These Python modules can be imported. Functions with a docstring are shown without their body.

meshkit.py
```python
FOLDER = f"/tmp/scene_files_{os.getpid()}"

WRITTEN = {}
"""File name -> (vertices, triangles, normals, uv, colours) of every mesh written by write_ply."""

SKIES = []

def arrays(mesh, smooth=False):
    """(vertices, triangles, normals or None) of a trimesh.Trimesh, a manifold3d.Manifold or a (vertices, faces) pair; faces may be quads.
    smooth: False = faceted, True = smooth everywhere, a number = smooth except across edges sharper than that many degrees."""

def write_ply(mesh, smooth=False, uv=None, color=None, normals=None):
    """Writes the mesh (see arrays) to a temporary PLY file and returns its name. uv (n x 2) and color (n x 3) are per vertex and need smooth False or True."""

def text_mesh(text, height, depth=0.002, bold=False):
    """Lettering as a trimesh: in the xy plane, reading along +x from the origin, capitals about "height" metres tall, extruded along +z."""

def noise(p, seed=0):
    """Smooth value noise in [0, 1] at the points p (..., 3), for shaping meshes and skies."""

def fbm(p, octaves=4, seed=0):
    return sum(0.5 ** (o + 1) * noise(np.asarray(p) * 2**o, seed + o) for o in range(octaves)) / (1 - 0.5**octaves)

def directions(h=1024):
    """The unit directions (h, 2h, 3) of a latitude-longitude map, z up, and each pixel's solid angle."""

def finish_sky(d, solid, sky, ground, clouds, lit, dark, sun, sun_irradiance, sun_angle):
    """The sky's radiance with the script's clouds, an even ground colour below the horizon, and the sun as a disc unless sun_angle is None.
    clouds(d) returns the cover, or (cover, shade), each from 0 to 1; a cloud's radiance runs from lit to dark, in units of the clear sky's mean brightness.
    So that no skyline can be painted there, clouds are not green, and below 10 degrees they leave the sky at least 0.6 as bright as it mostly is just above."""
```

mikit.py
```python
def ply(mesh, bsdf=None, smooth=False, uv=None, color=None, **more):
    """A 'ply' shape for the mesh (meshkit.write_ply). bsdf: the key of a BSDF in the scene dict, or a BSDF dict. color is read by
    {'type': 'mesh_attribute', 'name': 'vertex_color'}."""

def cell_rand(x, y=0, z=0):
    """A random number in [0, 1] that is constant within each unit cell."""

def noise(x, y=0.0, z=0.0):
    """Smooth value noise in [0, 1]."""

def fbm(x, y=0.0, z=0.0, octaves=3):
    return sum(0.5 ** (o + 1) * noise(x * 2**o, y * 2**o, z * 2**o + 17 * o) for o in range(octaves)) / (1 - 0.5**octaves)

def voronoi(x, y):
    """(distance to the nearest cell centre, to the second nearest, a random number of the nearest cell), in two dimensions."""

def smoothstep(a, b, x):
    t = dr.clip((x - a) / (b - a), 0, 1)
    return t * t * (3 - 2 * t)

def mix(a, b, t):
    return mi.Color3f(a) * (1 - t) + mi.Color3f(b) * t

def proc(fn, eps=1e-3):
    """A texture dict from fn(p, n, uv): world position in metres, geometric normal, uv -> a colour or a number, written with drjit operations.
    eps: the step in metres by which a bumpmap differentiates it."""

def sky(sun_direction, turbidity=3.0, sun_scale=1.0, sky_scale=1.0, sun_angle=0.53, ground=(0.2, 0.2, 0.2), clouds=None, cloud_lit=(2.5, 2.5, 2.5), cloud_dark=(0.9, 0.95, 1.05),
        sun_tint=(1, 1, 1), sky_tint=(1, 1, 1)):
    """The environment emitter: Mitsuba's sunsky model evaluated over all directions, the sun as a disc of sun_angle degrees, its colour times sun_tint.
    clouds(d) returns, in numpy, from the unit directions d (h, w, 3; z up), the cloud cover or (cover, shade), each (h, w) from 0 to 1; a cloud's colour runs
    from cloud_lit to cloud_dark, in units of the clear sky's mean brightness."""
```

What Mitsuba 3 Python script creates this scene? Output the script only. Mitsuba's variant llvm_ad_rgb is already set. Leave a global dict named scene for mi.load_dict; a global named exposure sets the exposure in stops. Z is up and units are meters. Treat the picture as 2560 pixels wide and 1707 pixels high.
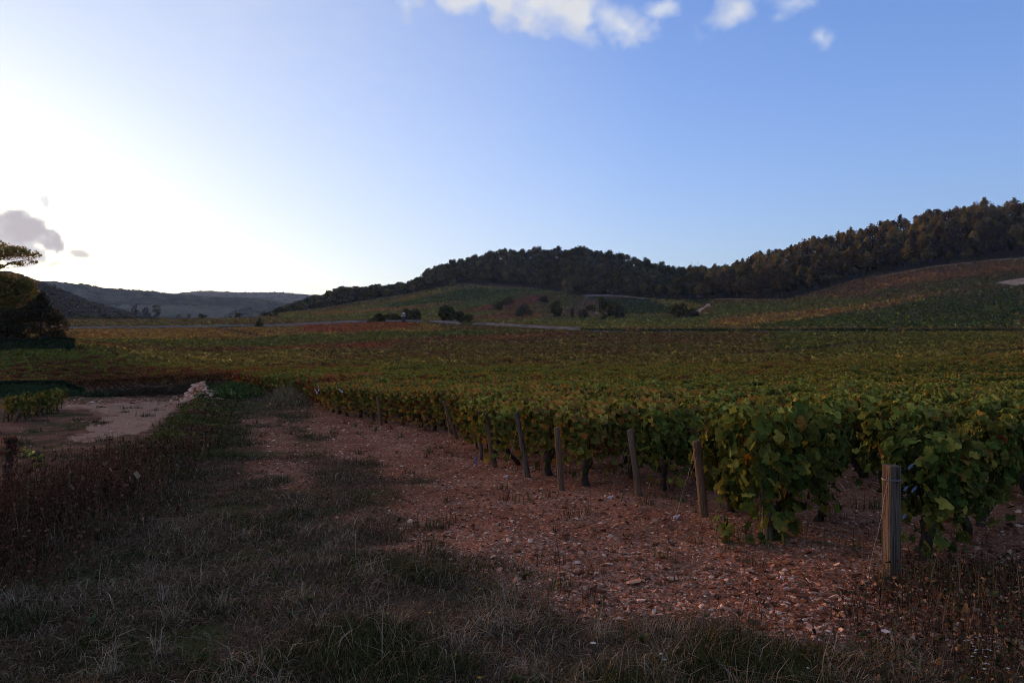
import math
import numpy as np
import trimesh
import mitsuba as mi
import drjit as dr
import mikit
import meshkit
from scipy.interpolate import PchipInterpolator, RegularGridInterpolator
from shapely import contains_xy
from shapely.geometry import LineString, Polygon

T = mi.ScalarTransform4f
scene, labels = {}, {}
rng = np.random.default_rng(7)

# ---------------------------------------------------------------- camera, sky, air, exposure
EYE, F, CX, CY = 1.63, 1828.0, 1280.0, 853.5          # eye height in metres; focal length and centre in the photograph's pixels
exposure = 2.9
scene['camera'] = {'type': 'perspective', 'fov': math.degrees(2 * math.atan(1280 / F)), 'fov_axis': 'x', 'near_clip': 0.1, 'far_clip': 40000.0,
                   'to_world': T().look_at(origin=[0, 0, EYE], target=[0, 10, EYE], up=[0, 0, 1]), 'medium': {'type': 'ref', 'id': 'haze_air'}}
SUN_AZ, SUN_EL = math.radians(-44.0), math.radians(6.2)
sun_dir = [math.sin(SUN_AZ) * math.cos(SUN_EL), math.cos(SUN_AZ) * math.cos(SUN_EL), math.sin(SUN_EL)]


def clouds(d):
    """Evening clouds by azimuth (degrees right of the view's north) and elevation: (cover, shade)."""
    az = np.degrees(np.arctan2(d[..., 0], d[..., 1]))
    el = np.degrees(np.arcsin(np.clip(d[..., 2], -1, 1)))
    n1 = meshkit.fbm(d * 14, 5, 3)
    n2 = meshkit.fbm(d * 34 + 5 + .9 * meshkit.fbm(d * 60, 3, 17)[..., None], 5, 9)
    n3 = meshkit.fbm(d * np.array([30, 30, 90.0]), 4, 21)
    cover, shade = np.zeros(az.shape), np.zeros(az.shape)

    def puff(a, e, wa, we, tilt=0.0, dense=1.0, sh=0.0, rough=1.6, soft=0.5, big=0.0):
        nonlocal cover, shade
        x, y = az - a, el - e
        x, y = x * math.cos(tilt) + y * math.sin(tilt), -x * math.sin(tilt) + y * math.cos(tilt)
        r = np.sqrt((x / wa) ** 2 + (y / we) ** 2)
        v = (1.0 - r) + rough * (n2 - 0.5) + big * (n1 - 0.5)
        c = np.clip(v / soft, 0, 1) ** 1.3 * dense * (r < 2.2)
        shade = np.where(c > cover, sh * np.clip(v / .6, 0, 1) * np.clip(.72 + 2.4 * (n2 - .5) + .5 * (n1 - .45), 0, 1.1), shade)
        cover = np.maximum(cover, c)

    # fair-weather clouds high over the valley; they carry on above the frame
    puff(-4.0, 25.2, 6.5, 2.3, -0.06, .95, 0.3, 1.9, .95, .6)
    puff(-8.2, 25.9, 4.0, 2.0, -0.05, .9, 0.0, 1.9, .95, .5)
    puff(1.6, 24.8, 3.6, 2.3, -0.2, .97, 0.3, 1.8, .9, .5)
    puff(3.4, 24.8, 4.2, 2.3, -.2, .95, 0.3, 1.6, .95, .4)
    puff(7.3, 23.7, 3.2, 1.7, -.25, .95, 0.3, 1.6, .95, .4)
    puff(-1.2, 25.1, 4.4, 2.2, -.1, .95, 0.3, 1.7, .95, .4)
    puff(5.4, 24.1, 3.4, 2.2, -0.3, 1.0, 0.3, 1.7, .9, .5)
    puff(8.7, 23.0, 3.0, 1.5, -0.2, .95, 0.3, 1.8, .9, .4)
    puff(11.4, 24.0, 1.7, .7, 0.1, .7, 0.1, 2.4, .9, .4)
    puff(17.0, 23.3, 2.5, 1.4, 0.35, .88, 0.3, 1.9, .9, .4)
    puff(21.0, 23.4, 2.6, 1.1, -0.1, .65, 0.1, 2.0, .9, .4)
    puff(22.9, 20.9, 1.25, .75, -0.5, .75, 0.1, 1.9, .9, .3)
    puff(-2.3, 21.6, .35, .14, 0, .3, 0.1, 1.8, .8)
    up = np.clip((el - 25) / 6, 0, 1) * np.clip((60 - el) / 20, 0, 1)
    v = np.clip((n1 - .58) / .12, 0, 1) * up * .8
    cover = np.maximum(cover, v)
    # grey bank with bright rim in front of the low sun
    puff(-34.4, 7.2, 2.4, 1.6, -0.25, 1.0, 1.0, 1.9, .38, .8)
    puff(-32.3, 6.6, 1.1, .75, -0.2, 1.0, 1.0, 2.0, .38, .5)
    puff(-33.6, 5.5, 1.5, 1.1, 0.3, 1.0, 1.0, 1.5, .3, .5)
    puff(-38.5, 7.0, 3.5, 2.4, 0.0, 1.0, 1.0, 1.2, .25, .4)
    puff(-32.6, 9.2, .45, .75, 0.2, .8, .7, 1.7, .5)
    puff(-30.6, 5.9, 1.05, .36, -0.12, .9, .8, 1.3, .5)
    puff(-32.1, 5.1, .75, .26, 0.2, .85, .8, 1.2, .5)
    puff(-29.9, 4.7, .35, .16, 0.0, .6, .8, 1.2, .5)
    # added thin veil, thicker towards the sunset, that evens out the sky brightness
    veil = .40 * np.clip((12 - az) / 34, 0, 1) ** 1.2 * np.clip((az + 180) / 60, 0, 1) * (.8 + .4 * n3) * np.clip(el / 8, 0, 1)
    shade = np.where(veil > cover, 0.0, shade)
    cover = np.maximum(cover, veil)
    # thin high streaks
    s = np.clip((n3 - .52) / .2, 0, 1)
    for a, e, wa, we, k in ((-10.5, 14.2, 4.2, .55, .85), (-16.5, 13.7, 3.5, .5, .8), (-30.5, 18.3, 5.0, .9, .5)):
        cover = np.maximum(cover, k * s * np.clip(1.3 - np.sqrt(((az - a) / wa) ** 2 + ((el - e) / we) ** 2), 0, 1))
    return cover, shade


scene['sky_light'] = mikit.sky(sun_dir, turbidity=3.1, sun_scale=0.95, sky_scale=1.0, sun_angle=12.0, ground=(.08, .06, .05), clouds=clouds,
                               cloud_lit=(2.24, 2.36, 2.52), cloud_dark=(1.42, 1.36, 1.52), sun_tint=(1.0, .95, 1.6), sky_tint=(.755, 1.035, 2.00))
scene['haze_air'] = {'type': 'homogeneous', 'albedo': .95, 'sigma_t': {'type': 'rgb', 'value': [2.0e-5, 3.3e-5, 6.2e-5]}, 'phase': {'type': 'hg', 'g': .3}}

# ---------------------------------------------------------------- small helpers


def tag(key, label, cat=None, group=None, kind=None):
    labels[key] = {k: v for k, v in (('label', label), ('category', cat), ('group', group), ('kind', kind)) if v}


_used = {}


def numbered(name):
    n = _used.get(name, -1) + 1
    _used[name] = n
    return name if n == 0 else f'{name}_{n:03d}'


def mat4(x, y, z, rot=0.0, s=1.0, tilt=(0, 0), sz=None):
    m = T().translate([float(x), float(y), float(z)])
    if tilt[0] or tilt[1]:
        m = m @ T().rotate([1, 0, 0], float(tilt[0])) @ T().rotate([0, 1, 0], float(tilt[1]))
    return m @ T().rotate([0, 0, 1], float(rot)) @ T().scale([float(s), float(s), float(s if sz is None else sz)])


def inst(key, group, m):
    scene[key] = {'type': 'instance', 'to_world': m, 'group': {'type': 'ref', 'id': group}}


def unit(v):
    v = np.asarray(v, float)
    return v / np.maximum(np.linalg.norm(v, axis=-1, keepdims=True), 1e-9)


def tube(pts, rad, sides=6, cap=True):
    p = np.asarray(pts, float)
    rad = np.broadcast_to(np.asarray(rad, float), (len(p),))
    t = unit(np.gradient(p, axis=0))
    a = unit(np.cross(t, np.where(np.abs(t[:, 2:]) < .9, [[0, 0, 1.0]], [[1.0, 0, 0]])))
    b = np.cross(t, a)
    ang = np.arange(sides) * 2 * np.pi / sides
    v = p[:, None] + rad[:, None, None] * (np.cos(ang)[None, :, None] * a[:, None] + np.sin(ang)[None, :, None] * b[:, None])
    i, j = np.meshgrid(np.arange(len(p) - 1), np.arange(sides), indexing='ij')
    q = np.stack([i * sides + j, i * sides + (j + 1) % sides, (i + 1) * sides + (j + 1) % sides, (i + 1) * sides + j], -1).reshape(-1, 4)
    f = np.vstack([q[:, [0, 1, 2]], q[:, [0, 2, 3]]])
    v = v.reshape(-1, 3)
    if cap:
        n = len(v)
        v = np.vstack([v, p[:1], p[-1:]])
        k = np.arange(sides)
        f = np.vstack([f, np.stack([np.full(sides, n), (k + 1) % sides, k], 1), np.stack([np.full(sides, n + 1), n - sides + k, n - sides + (k + 1) % sides], 1)])
    return v, f


def join(parts):
    vs, fs, at = [], [], 0
    for v, f in parts:
        vs.append(v)
        fs.append(np.asarray(f) + at)
        at += len(v)
    return np.vstack(vs), np.vstack(fs)


def scatter(tv, tf, pos, xa, ya, za, size):
    """Copies of a template at pos with axes xa, ya, za scaled by size (n or n x 3)."""
    n = len(pos)
    size = np.broadcast_to(np.asarray(size, float).reshape(n, -1), (n, 3))
    v = pos[:, None] + tv[None, :, 0:1] * (xa * size[:, 0:1])[:, None] + tv[None, :, 1:2] * (ya * size[:, 1:2])[:, None] + tv[None, :, 2:3] * (za * size[:, 2:3])[:, None]
    f = tf[None] + (np.arange(n) * len(tv))[:, None, None]
    return v.reshape(-1, 3), f.reshape(-1, 3)


def frames(normal, r, hang=None):
    """Leaf frames: z = normal, y = the leaf's tip direction (hang pulls it), x across."""
    z = unit(normal)
    h = r.normal(size=z.shape) if hang is None else hang + r.normal(size=z.shape) * .75
    y = unit(h - (h * z).sum(1, keepdims=True) * z)
    return np.cross(y, z), y, z


def ply_round(v, f, bsdf, col, centre, keep=.75):
    """Leaf clumps shaded as parts of a rounded mass: normals lean away from the crown's middle."""
    fn = unit(np.cross(v[f[:, 1]] - v[f[:, 0]], v[f[:, 2]] - v[f[:, 0]]))
    vn_ = np.zeros_like(v)
    for q in range(3):
        np.add.at(vn_, f[:, q], fn)
    out = unit(v - centre)
    vn_ = unit(vn_)
    vn_ = vn_ * np.where((vn_ * out).sum(1, keepdims=True) < 0, -1, 1)
    path = meshkit.write_ply((v, f), False, None, np.clip(col, 0, 1), normals=unit(vn_ * (1 - keep) + out * keep))
    return {'type': 'ply', 'filename': path, 'face_normals': False, 'bsdf': {'type': 'ref', 'id': bsdf}}


def ply_color(v, f, bsdf, col, smooth=False):
    return mikit.ply((v, f), bsdf, smooth=smooth, color=np.clip(col, 0, 1))


def per(col, m):
    return np.repeat(col, m, axis=0)


# ---------------------------------------------------------------- materials
VC = {'type': 'mesh_attribute', 'name': 'vertex_color'}
scene['leaf_mat'] = {'type': 'twosided', 'b': {'type': 'principled', 'base_color': VC, 'roughness': .55, 'specular': .35}}
scene['vine_leaf_mat'] = {'type': 'principledthin', 'base_color': VC, 'roughness': .65, 'diff_trans': .36, 'spec_trans': 0.0, 'eta': 1.28}
scene['tree_leaf_mat'] = {'type': 'principledthin', 'base_color': VC, 'roughness': .8, 'diff_trans': .5, 'spec_trans': 0.0, 'eta': 1.2}
scene['glow_leaf_mat'] = {'type': 'principledthin', 'base_color': VC, 'roughness': .8, 'diff_trans': 1.1, 'spec_trans': 0.0, 'eta': 1.2}
scene['grass_mat'] = {'type': 'twosided', 'b': {'type': 'diffuse', 'reflectance': VC}}
scene['stone_mat'] = {'type': 'diffuse', 'reflectance': VC}
N3 = mikit.noise


def bark_fn(p, n, uv):
    k = mikit.fbm(p.x * 60, p.y * 60, p.z * 14, 3)
    return mikit.mix((.022, .015, .011), (.075, .056, .044), k)


scene['bark_mat'] = {'type': 'diffuse', 'reflectance': mikit.proc(bark_fn)}


def wood_fn(p, n, uv):
    g = mikit.fbm(p.x * 150, p.y * 150, p.z * 5, 3)
    big = mikit.noise(p.x * 9, p.y * 9, p.z * 3)
    c = mikit.mix((.070, .040, .023), (.24, .155, .095), g)
    return c * (.65 + .6 * big)


scene['post_mat'] = {'type': 'diffuse', 'reflectance': mikit.proc(wood_fn)}


def greywood_fn(p, n, uv):
    g = mikit.fbm(p.x * 170, p.y * 170, p.z * 4, 3)
    crack = mikit.smoothstep(.30, .42, mikit.noise(p.x * 120, p.y * 120, p.z * 2))
    c = mikit.mix((.045, .032, .024), (.19, .145, .105), g)
    return c * (.35 + .65 * crack)


scene['greypost_mat'] = {'type': 'diffuse', 'reflectance': mikit.proc(greywood_fn)}
scene['turret_mat'] = {'type': 'diffuse', 'reflectance': {'type': 'rgb', 'value': [.06, .055, .05]}}
scene['wire_mat'] = {'type': 'principled', 'base_color': {'type': 'rgb', 'value': [.22, .19, .17]}, 'metallic': .5, 'roughness': .5}
scene['white_mat'] = {'type': 'twosided', 'b': {'type': 'diffuse', 'reflectance': {'type': 'rgb', 'value': [.60, .53, .53]}}}
scene['blue_mat'] = {'type': 'twosided', 'b': {'type': 'diffuse', 'reflectance': {'type': 'rgb', 'value': [.05, .13, .42]}}}
scene['clip_mat'] = {'type': 'twosided', 'b': {'type': 'principled', 'base_color': {'type': 'rgb', 'value': [.13, .17, .24]}, 'roughness': .5}}
scene['green_mat'] = {'type': 'twosided', 'b': {'type': 'diffuse', 'reflectance': {'type': 'rgb', 'value': [.03, .28, .20]}}}


def wallstone_fn(p, n, uv):
    a = mikit.cell_rand(dr.floor(p.x * 2.2 + p.y * 2.2), 0, dr.floor(p.z * 5))
    b = mikit.fbm(p.x * .6, p.y * .6, p.z * 2, 3)
    c = mikit.mix((.17, .13, .11), (.36, .29, .24), a * .5 + b * .5)
    return mikit.mix(c, (.16, .14, .12), mikit.smoothstep(.55, .75, mikit.noise(p.x * .25, p.y * .25, p.z * 1.3)))


scene['wall_mat'] = {'type': 'twosided', 'b': {'type': 'diffuse', 'reflectance': mikit.proc(wallstone_fn)}}


def ground_fn(p, n, uv):
    """uv.x: 0 bare soil, 1 turf, 2 woodland floor; uv.y: 0 red soil, 1 pale sandy."""
    a = mikit.fbm(p.x * 1.3, p.y * 1.3, 0.0, 3)
    b = mikit.fbm(p.x * 9, p.y * 9, 3.0, 3)
    d1, d2, r = mikit.voronoi(p.x * 34, p.y * 34)
    chip = mikit.smoothstep(.12, .22, d2 - d1) * mikit.smoothstep(.45, .6, r)
    soil = mikit.mix((.122, .041, .020), (.310, .118, .060), a * .45 + b * .55)
    soil = mikit.mix(soil, mikit.mix((.26, .14, .085), (.44, .28, .19), r), chip * (.25 + .5 * mikit.smoothstep(.35, .65, a)))
    sand = mikit.mix((.31, .165, .095), (.47, .27, .165), b * .6 + a * .4)
    base = mikit.mix(soil, sand, dr.clip(uv.y, 0, 1))
    turf = mikit.mix(mikit.mix((.070, .040, .021), (.145, .086, .047), b), (.060, .056, .020), mikit.smoothstep(.50, .72, mikit.noise(p.x * .9, p.y * .9, 7.0)))
    base = mikit.mix(base, turf, dr.clip(uv.x, 0, 1))
    return mikit.mix(base, mikit.mix((.026, .026, .013), (.06, .045, .022), b), dr.clip(uv.x - 1, 0, 1))


def ground_h(p, n, uv):
    return .5 * mikit.fbm(p.x * 22, p.y * 22, 1.0, 3) + .5 * mikit.noise(p.x * 70, p.y * 70, 2.0)


scene['ground_mat'] = {'type': 'bumpmap', 'arbitrary': mikit.proc(ground_h, eps=4e-3), 'scale': .02, 'nested': {'type': 'diffuse', 'reflectance': mikit.proc(ground_fn)}}


def ridge_fn(p, n, uv):
    a = mikit.fbm(p.x * .03, p.y * .03, p.z * .03, 4)
    c = mikit.mix((.012, .018, .008), (.085, .080, .034), a * a * 1.5)
    field = mikit.smoothstep(.62, .66, mikit.noise(p.x * .006, p.y * .004, 4.0)) * mikit.smoothstep(.0, 1.0, uv.y)
    return mikit.mix(c, (.16, .14, .08), field * .55)


scene['ridge_mat'] = {'type': 'diffuse', 'reflectance': mikit.proc(ridge_fn)}

# ---------------------------------------------------------------- terrain
PROFILE = {   # column of the valley (by bearing) -> (distance, row at which its ground is seen)
    -1500: [(50, 990), (70, 950), (110, 890), (200, 850), (330, 840), (520, 825), (900, 790), (1200, 800), (2000, 830), (9000, 853)],
    -250: [(50, 1000), (70, 945), (90, 885), (110, 868), (160, 862), (210, 852), (330, 838), (520, 812), (700, 765), (900, 730), (1200, 760), (2000, 830), (9000, 853)],
    0: [(50, 1005), (60, 985), (75, 930), (90, 880), (110, 868), (160, 862), (210, 850), (330, 835), (520, 812), (700, 745), (900, 684), (1200, 710), (2000, 830), (9000, 853)],
    109: [(50, 1005), (60, 985), (75, 930), (90, 878), (110, 867), (160, 858), (210, 846), (330, 828), (420, 806), (520, 812), (700, 770), (900, 714), (1200, 735), (2000, 835), (9000, 853)],
    218: [(50, 1005), (60, 983), (75, 932), (90, 885), (110, 872), (160, 858), (210, 845), (330, 826), (420, 804), (520, 813), (700, 792), (900, 757), (1200, 775), (2000, 840), (9000, 853)],
    359: [(50, 1003), (60, 978), (80, 930), (110, 893), (160, 862), (210, 848), (330, 825), (420, 804), (520, 814), (700, 812), (900, 795), (1200, 812), (2000, 842), (9000, 853)],
    500: [(50, 995), (60, 970), (80, 937), (110, 905), (160, 872), (210, 852), (330, 823), (420, 802), (520, 812), (700, 815), (900, 815), (1200, 825), (2000, 845), (9000, 853)],
    620: [(50, 988), (60, 965), (80, 941), (110, 910), (160, 876), (210, 854), (330, 821), (420, 799), (520, 802), (700, 812), (900, 815), (1200, 828), (2000, 845), (9000, 853)],
    700: [(50, 985), (60, 962), (80, 941), (110, 911), (160, 878), (210, 856), (330, 820), (420, 797), (520, 790), (620, 786), (700, 788), (900, 808), (1200, 825), (2000, 845), (9000, 853)],
    780: [(50, 985), (60, 961), (80, 940), (110, 911), (160, 879), (210, 857), (330, 816), (420, 796), (520, 786), (620, 775), (700, 758), (900, 775), (1200, 815), (2000, 845), (9000, 853)],
    870: [(50, 985), (60, 961), (80, 940), (110, 911), (160, 879), (210, 857), (330, 812), (420, 795), (520, 780), (630, 762), (740, 731), (900, 740), (1200, 800), (2000, 845), (9000, 853)],
    1000: [(50, 985), (60, 961), (80, 939), (110, 910), (160, 878), (210, 855), (260, 832), (330, 809), (420, 795), (520, 776), (640, 740), (770, 722), (900, 722), (1200, 780), (2000, 845), (9000, 853)],
    1150: [(50, 985), (60, 961), (80, 939), (110, 910), (160, 878), (210, 855), (260, 829), (330, 812), (420, 797), (520, 773), (650, 715), (800, 672), (950, 672), (1200, 730), (2000, 845), (9000, 853)],
    1280: [(50, 985), (60, 961), (80, 939), (110, 910), (160, 878), (210, 854), (260, 831), (290, 822), (330, 814), (420, 799), (520, 772), (620, 738), (690, 714), (790, 678), (890, 646), (1000, 655), (1300, 720), (2000, 840), (9000, 853)],
    1450: [(50, 985), (60, 961), (80, 939), (110, 909), (160, 877), (210, 853), (260, 832), (330, 818), (420, 800), (520, 775), (600, 742), (750, 685), (890, 643), (1000, 655), (1300, 720), (2000, 840), (9000, 853)],
    1600: [(50, 984), (60, 960), (80, 938), (110, 908), (160, 876), (210, 851), (250, 833), (330, 818), (420, 797), (520, 768), (580, 746), (700, 708), (830, 670), (950, 675), (1300, 740), (2000, 840), (9000, 853)],
    1750: [(50, 983), (60, 958), (80, 936), (110, 906), (160, 873), (210, 848), (245, 833), (330, 815), (420, 788), (520, 752), (620, 722), (720, 699), (900, 700), (1300, 760), (2000, 840), (9000, 853)],
    1960: [(50, 978), (60, 953), (80, 930), (110, 901), (160, 868), (210, 843), (240, 833), (330, 806), (450, 752), (540, 706), (630, 657), (760, 664), (1000, 720), (2000, 840), (9000, 853)],
    2160: [(50, 970), (60, 945), (80, 923), (110, 895), (160, 863), (200, 845), (235, 833), (330, 790), (480, 696), (540, 655), (615, 609), (740, 616), (1000, 700), (2000, 840), (9000, 853)],
    2400: [(50, 960), (60, 937), (80, 916), (110, 889), (160, 858), (200, 842), (230, 833), (330, 775), (470, 660), (540, 602), (605, 560), (740, 566), (1000, 690), (2000, 840), (9000, 853)],
    2560: [(50, 955), (60, 933), (80, 912), (110, 886), (160, 855), (200, 840), (225, 833), (330, 770), (460, 646), (540, 585), (595, 549), (740, 556), (1000, 690), (2000, 840), (9000, 853)],
    3000: [(50, 945), (60, 925), (80, 905), (110, 880), (160, 850), (200, 836), (225, 829), (330, 762), (450, 625), (590, 520), (740, 530), (1000, 680), (2000, 840), (9000, 853)],
    4500: [(50, 940), (60, 920), (80, 900), (110, 876), (160, 848), (200, 834), (225, 826), (330, 770), (450, 680), (590, 640), (740, 640), (1000, 720), (2000, 840), (9000, 853)],
}
_ld = np.log(np.array(sorted({d for c in PROFILE.values() for d, _ in c} | {65, 130, 185, 235, 375, 470, 570, 660, 830, 5000}), float))
_cols = np.array(sorted(PROFILE), float)
_zc = []
for c in _cols:
    dd, pp = np.array(PROFILE[int(c)], float).T
    zz = EYE - (pp - CY) / F * dd
    _zc.append(PchipInterpolator(np.log(dd), zz)(_ld))
_pxf = np.concatenate([np.arange(-1500, -250, 125), np.arange(-250, 2600, 15), np.arange(2600, 4501, 125)]).astype(float)
_zf = PchipInterpolator(_cols, np.array(_zc), axis=0)(_pxf)
_ldf = np.linspace(_ld[0], _ld[-1], 260)
_zf = PchipInterpolator(_ld, _zf, axis=1)(_ldf)
_far = RegularGridInterpolator((_pxf, _ldf), _zf, bounds_error=False, fill_value=None)
BANK_Y = [-40, 0, 5, 8.05, 11.5, 15.6, 25, 38, 49, 60, 75]
BANK_X = [-4.6, -4.6, -5.1, -5.64, -6.6, -7.75, -11.2, -16.2, -19.5, -23, -28]


def sstep(a, b, x):
    t = np.clip((x - a) / (b - a), 0, 1)
    return t * t * (3 - 2 * t)


def bank(y):
    return np.interp(y, BANK_Y, BANK_X)


def H0(x, y):
    x, y = np.asarray(x, float), np.asarray(y, float)
    yc = np.clip(y, -60, 100)
    near = -.045 * yc + .00022 * yc * yc
    drop = np.interp(y, [-10, 5, 8, 14, 29, 40, 57], [.7, .8, .85, .8, .45, .5, .6])
    near = near - drop * sstep(0.0, .75, bank(y) - x)
    px = np.clip(CX + F * x / np.maximum(y, 20), -1500, 4500)
    far = _far(np.stack([px, np.log(np.clip(y, math.exp(_ldf[0]), math.exp(_ldf[-1])))], -1))
    return near + (far - near) * sstep(48, 72, y)


def H(x, y):
    x, y = np.asarray(x, float), np.asarray(y, float)
    r = np.hypot(x, y)
    p = np.stack([x, y, x * 0], -1)
    k = np.clip(1 - r / 60, 0, 1)
    return H0(x, y) + k * (.10 * (meshkit.fbm(p * .7, 3, 1) - .5) + .045 * (meshkit.fbm(p * 4.5, 3, 2) - .5))


def at(px, py, dmax=1400.0):
    """The ground point seen at a pixel of the photograph."""
    y = np.exp(np.linspace(math.log(3.2), math.log(dmax), 4000))
    x = (px - CX) / F * y
    below = EYE - (py - CY) / F * y < H0(x, y)
    i = int(np.argmax(below)) if below.any() else len(y) - 1
    return np.array([x[i], y[i], float(H0(x[i:i + 1], y[i:i + 1])[0])])


def pix(x, y, z):
    return CX + F * x / y, CY + F * (EYE - z) / y


# ground cover: where the vineyard's bare soil starts, right of the grassy track
SOIL_Y = [3, 4.3, 4.7, 5.07, 6.4, 7.6, 9.4, 12, 15, 20, 30, 36, 45, 60]
SOIL_X = [4.5, 2.6, 1.3, .34, -.35, -1.0, -1.6, -2.4, -3.6, -5.6, -8.7, -10.7, -12.6, -14.5]
POSTS = [(2228, 1449), (1923, 1352), (1761, 1293), (1598, 1241), (1404, 1224), (1320, 1195), (1237, 1168), (1203, 1148), (1143, 1097), (953, 1061)]
U, V = np.array([.72, .694]), np.array([-.694, .72])
post_xy = np.array([at(*p)[:2] for p in POSTS])
ROW0, ROWGAP = float(post_xy[0] @ V), 1.13
EDGE_V = np.concatenate([post_xy @ V, [24, 33.5, 46, 60]])
EDGE_U = np.concatenate([post_xy @ U, [13.6, 18.0, 21.0, 25.0]])
_o = np.argsort(EDGE_V)
EDGE_V, EDGE_U = EDGE_V[_o], EDGE_U[_o]


def row_start(v):
    return np.interp(v, EDGE_V, EDGE_U)


SAND = Polygon([tuple(at(a * 2560 / 2352, b * 2560 / 2352)[:2]) for a, b in ((118, 931), (300, 922), (440, 920), (400, 965), (330, 990), (215, 1015), (170, 1005), (235, 970), (225, 945))]).buffer(0)


def cover(x, y):
    """turf (0..1) and sand (0..1) at a point of the near ground"""
    p = np.stack([x, y, x * 0], -1)
    n = meshkit.fbm(p * .55, 3, 11) - .5
    n2 = meshkit.fbm(p * 2.2, 3, 12) - .5
    e = np.interp(y, SOIL_Y, SOIL_X) - x            # metres inside the turf
    g = sstep(-.5, .9, e + 2.6 * n + 1.0 * n2)
    off = x - bank(y)
    rut = np.exp(-((off - np.interp(y, [10, 20, 40], [2.95, 2.7, 2.5])) / .72) ** 4) * sstep(8.0, 11.0, y) * sstep(28, 23, y)
    g = g * (1 - .9 * rut * sstep(-.30, .02, n + .6 * n2))
    g = np.maximum(g, .97 * sstep(.4, .8, off) * sstep(2.5, 1.8, off + .9 * n) * sstep(5, 8, y))
    yard = sstep(.6, 1.6, bank(y) - x)
    sand = yard * contains_xy(SAND, x + 1.2 * n + .5 * n2, y + 2.5 * n + 1.0 * n2) * (1 - .35 * sstep(.1, .3, n2))
    g = np.where(bank(y) - x > .3, (1 - yard) * g + yard * np.clip(.68 * (1 - sand) + .10 + 2.0 * n2 + 1.5 * n + .5 * sstep(16, 10, y) - .2, 0, 1) * (1 - .8 * sand), g)
    return g, sand


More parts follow.
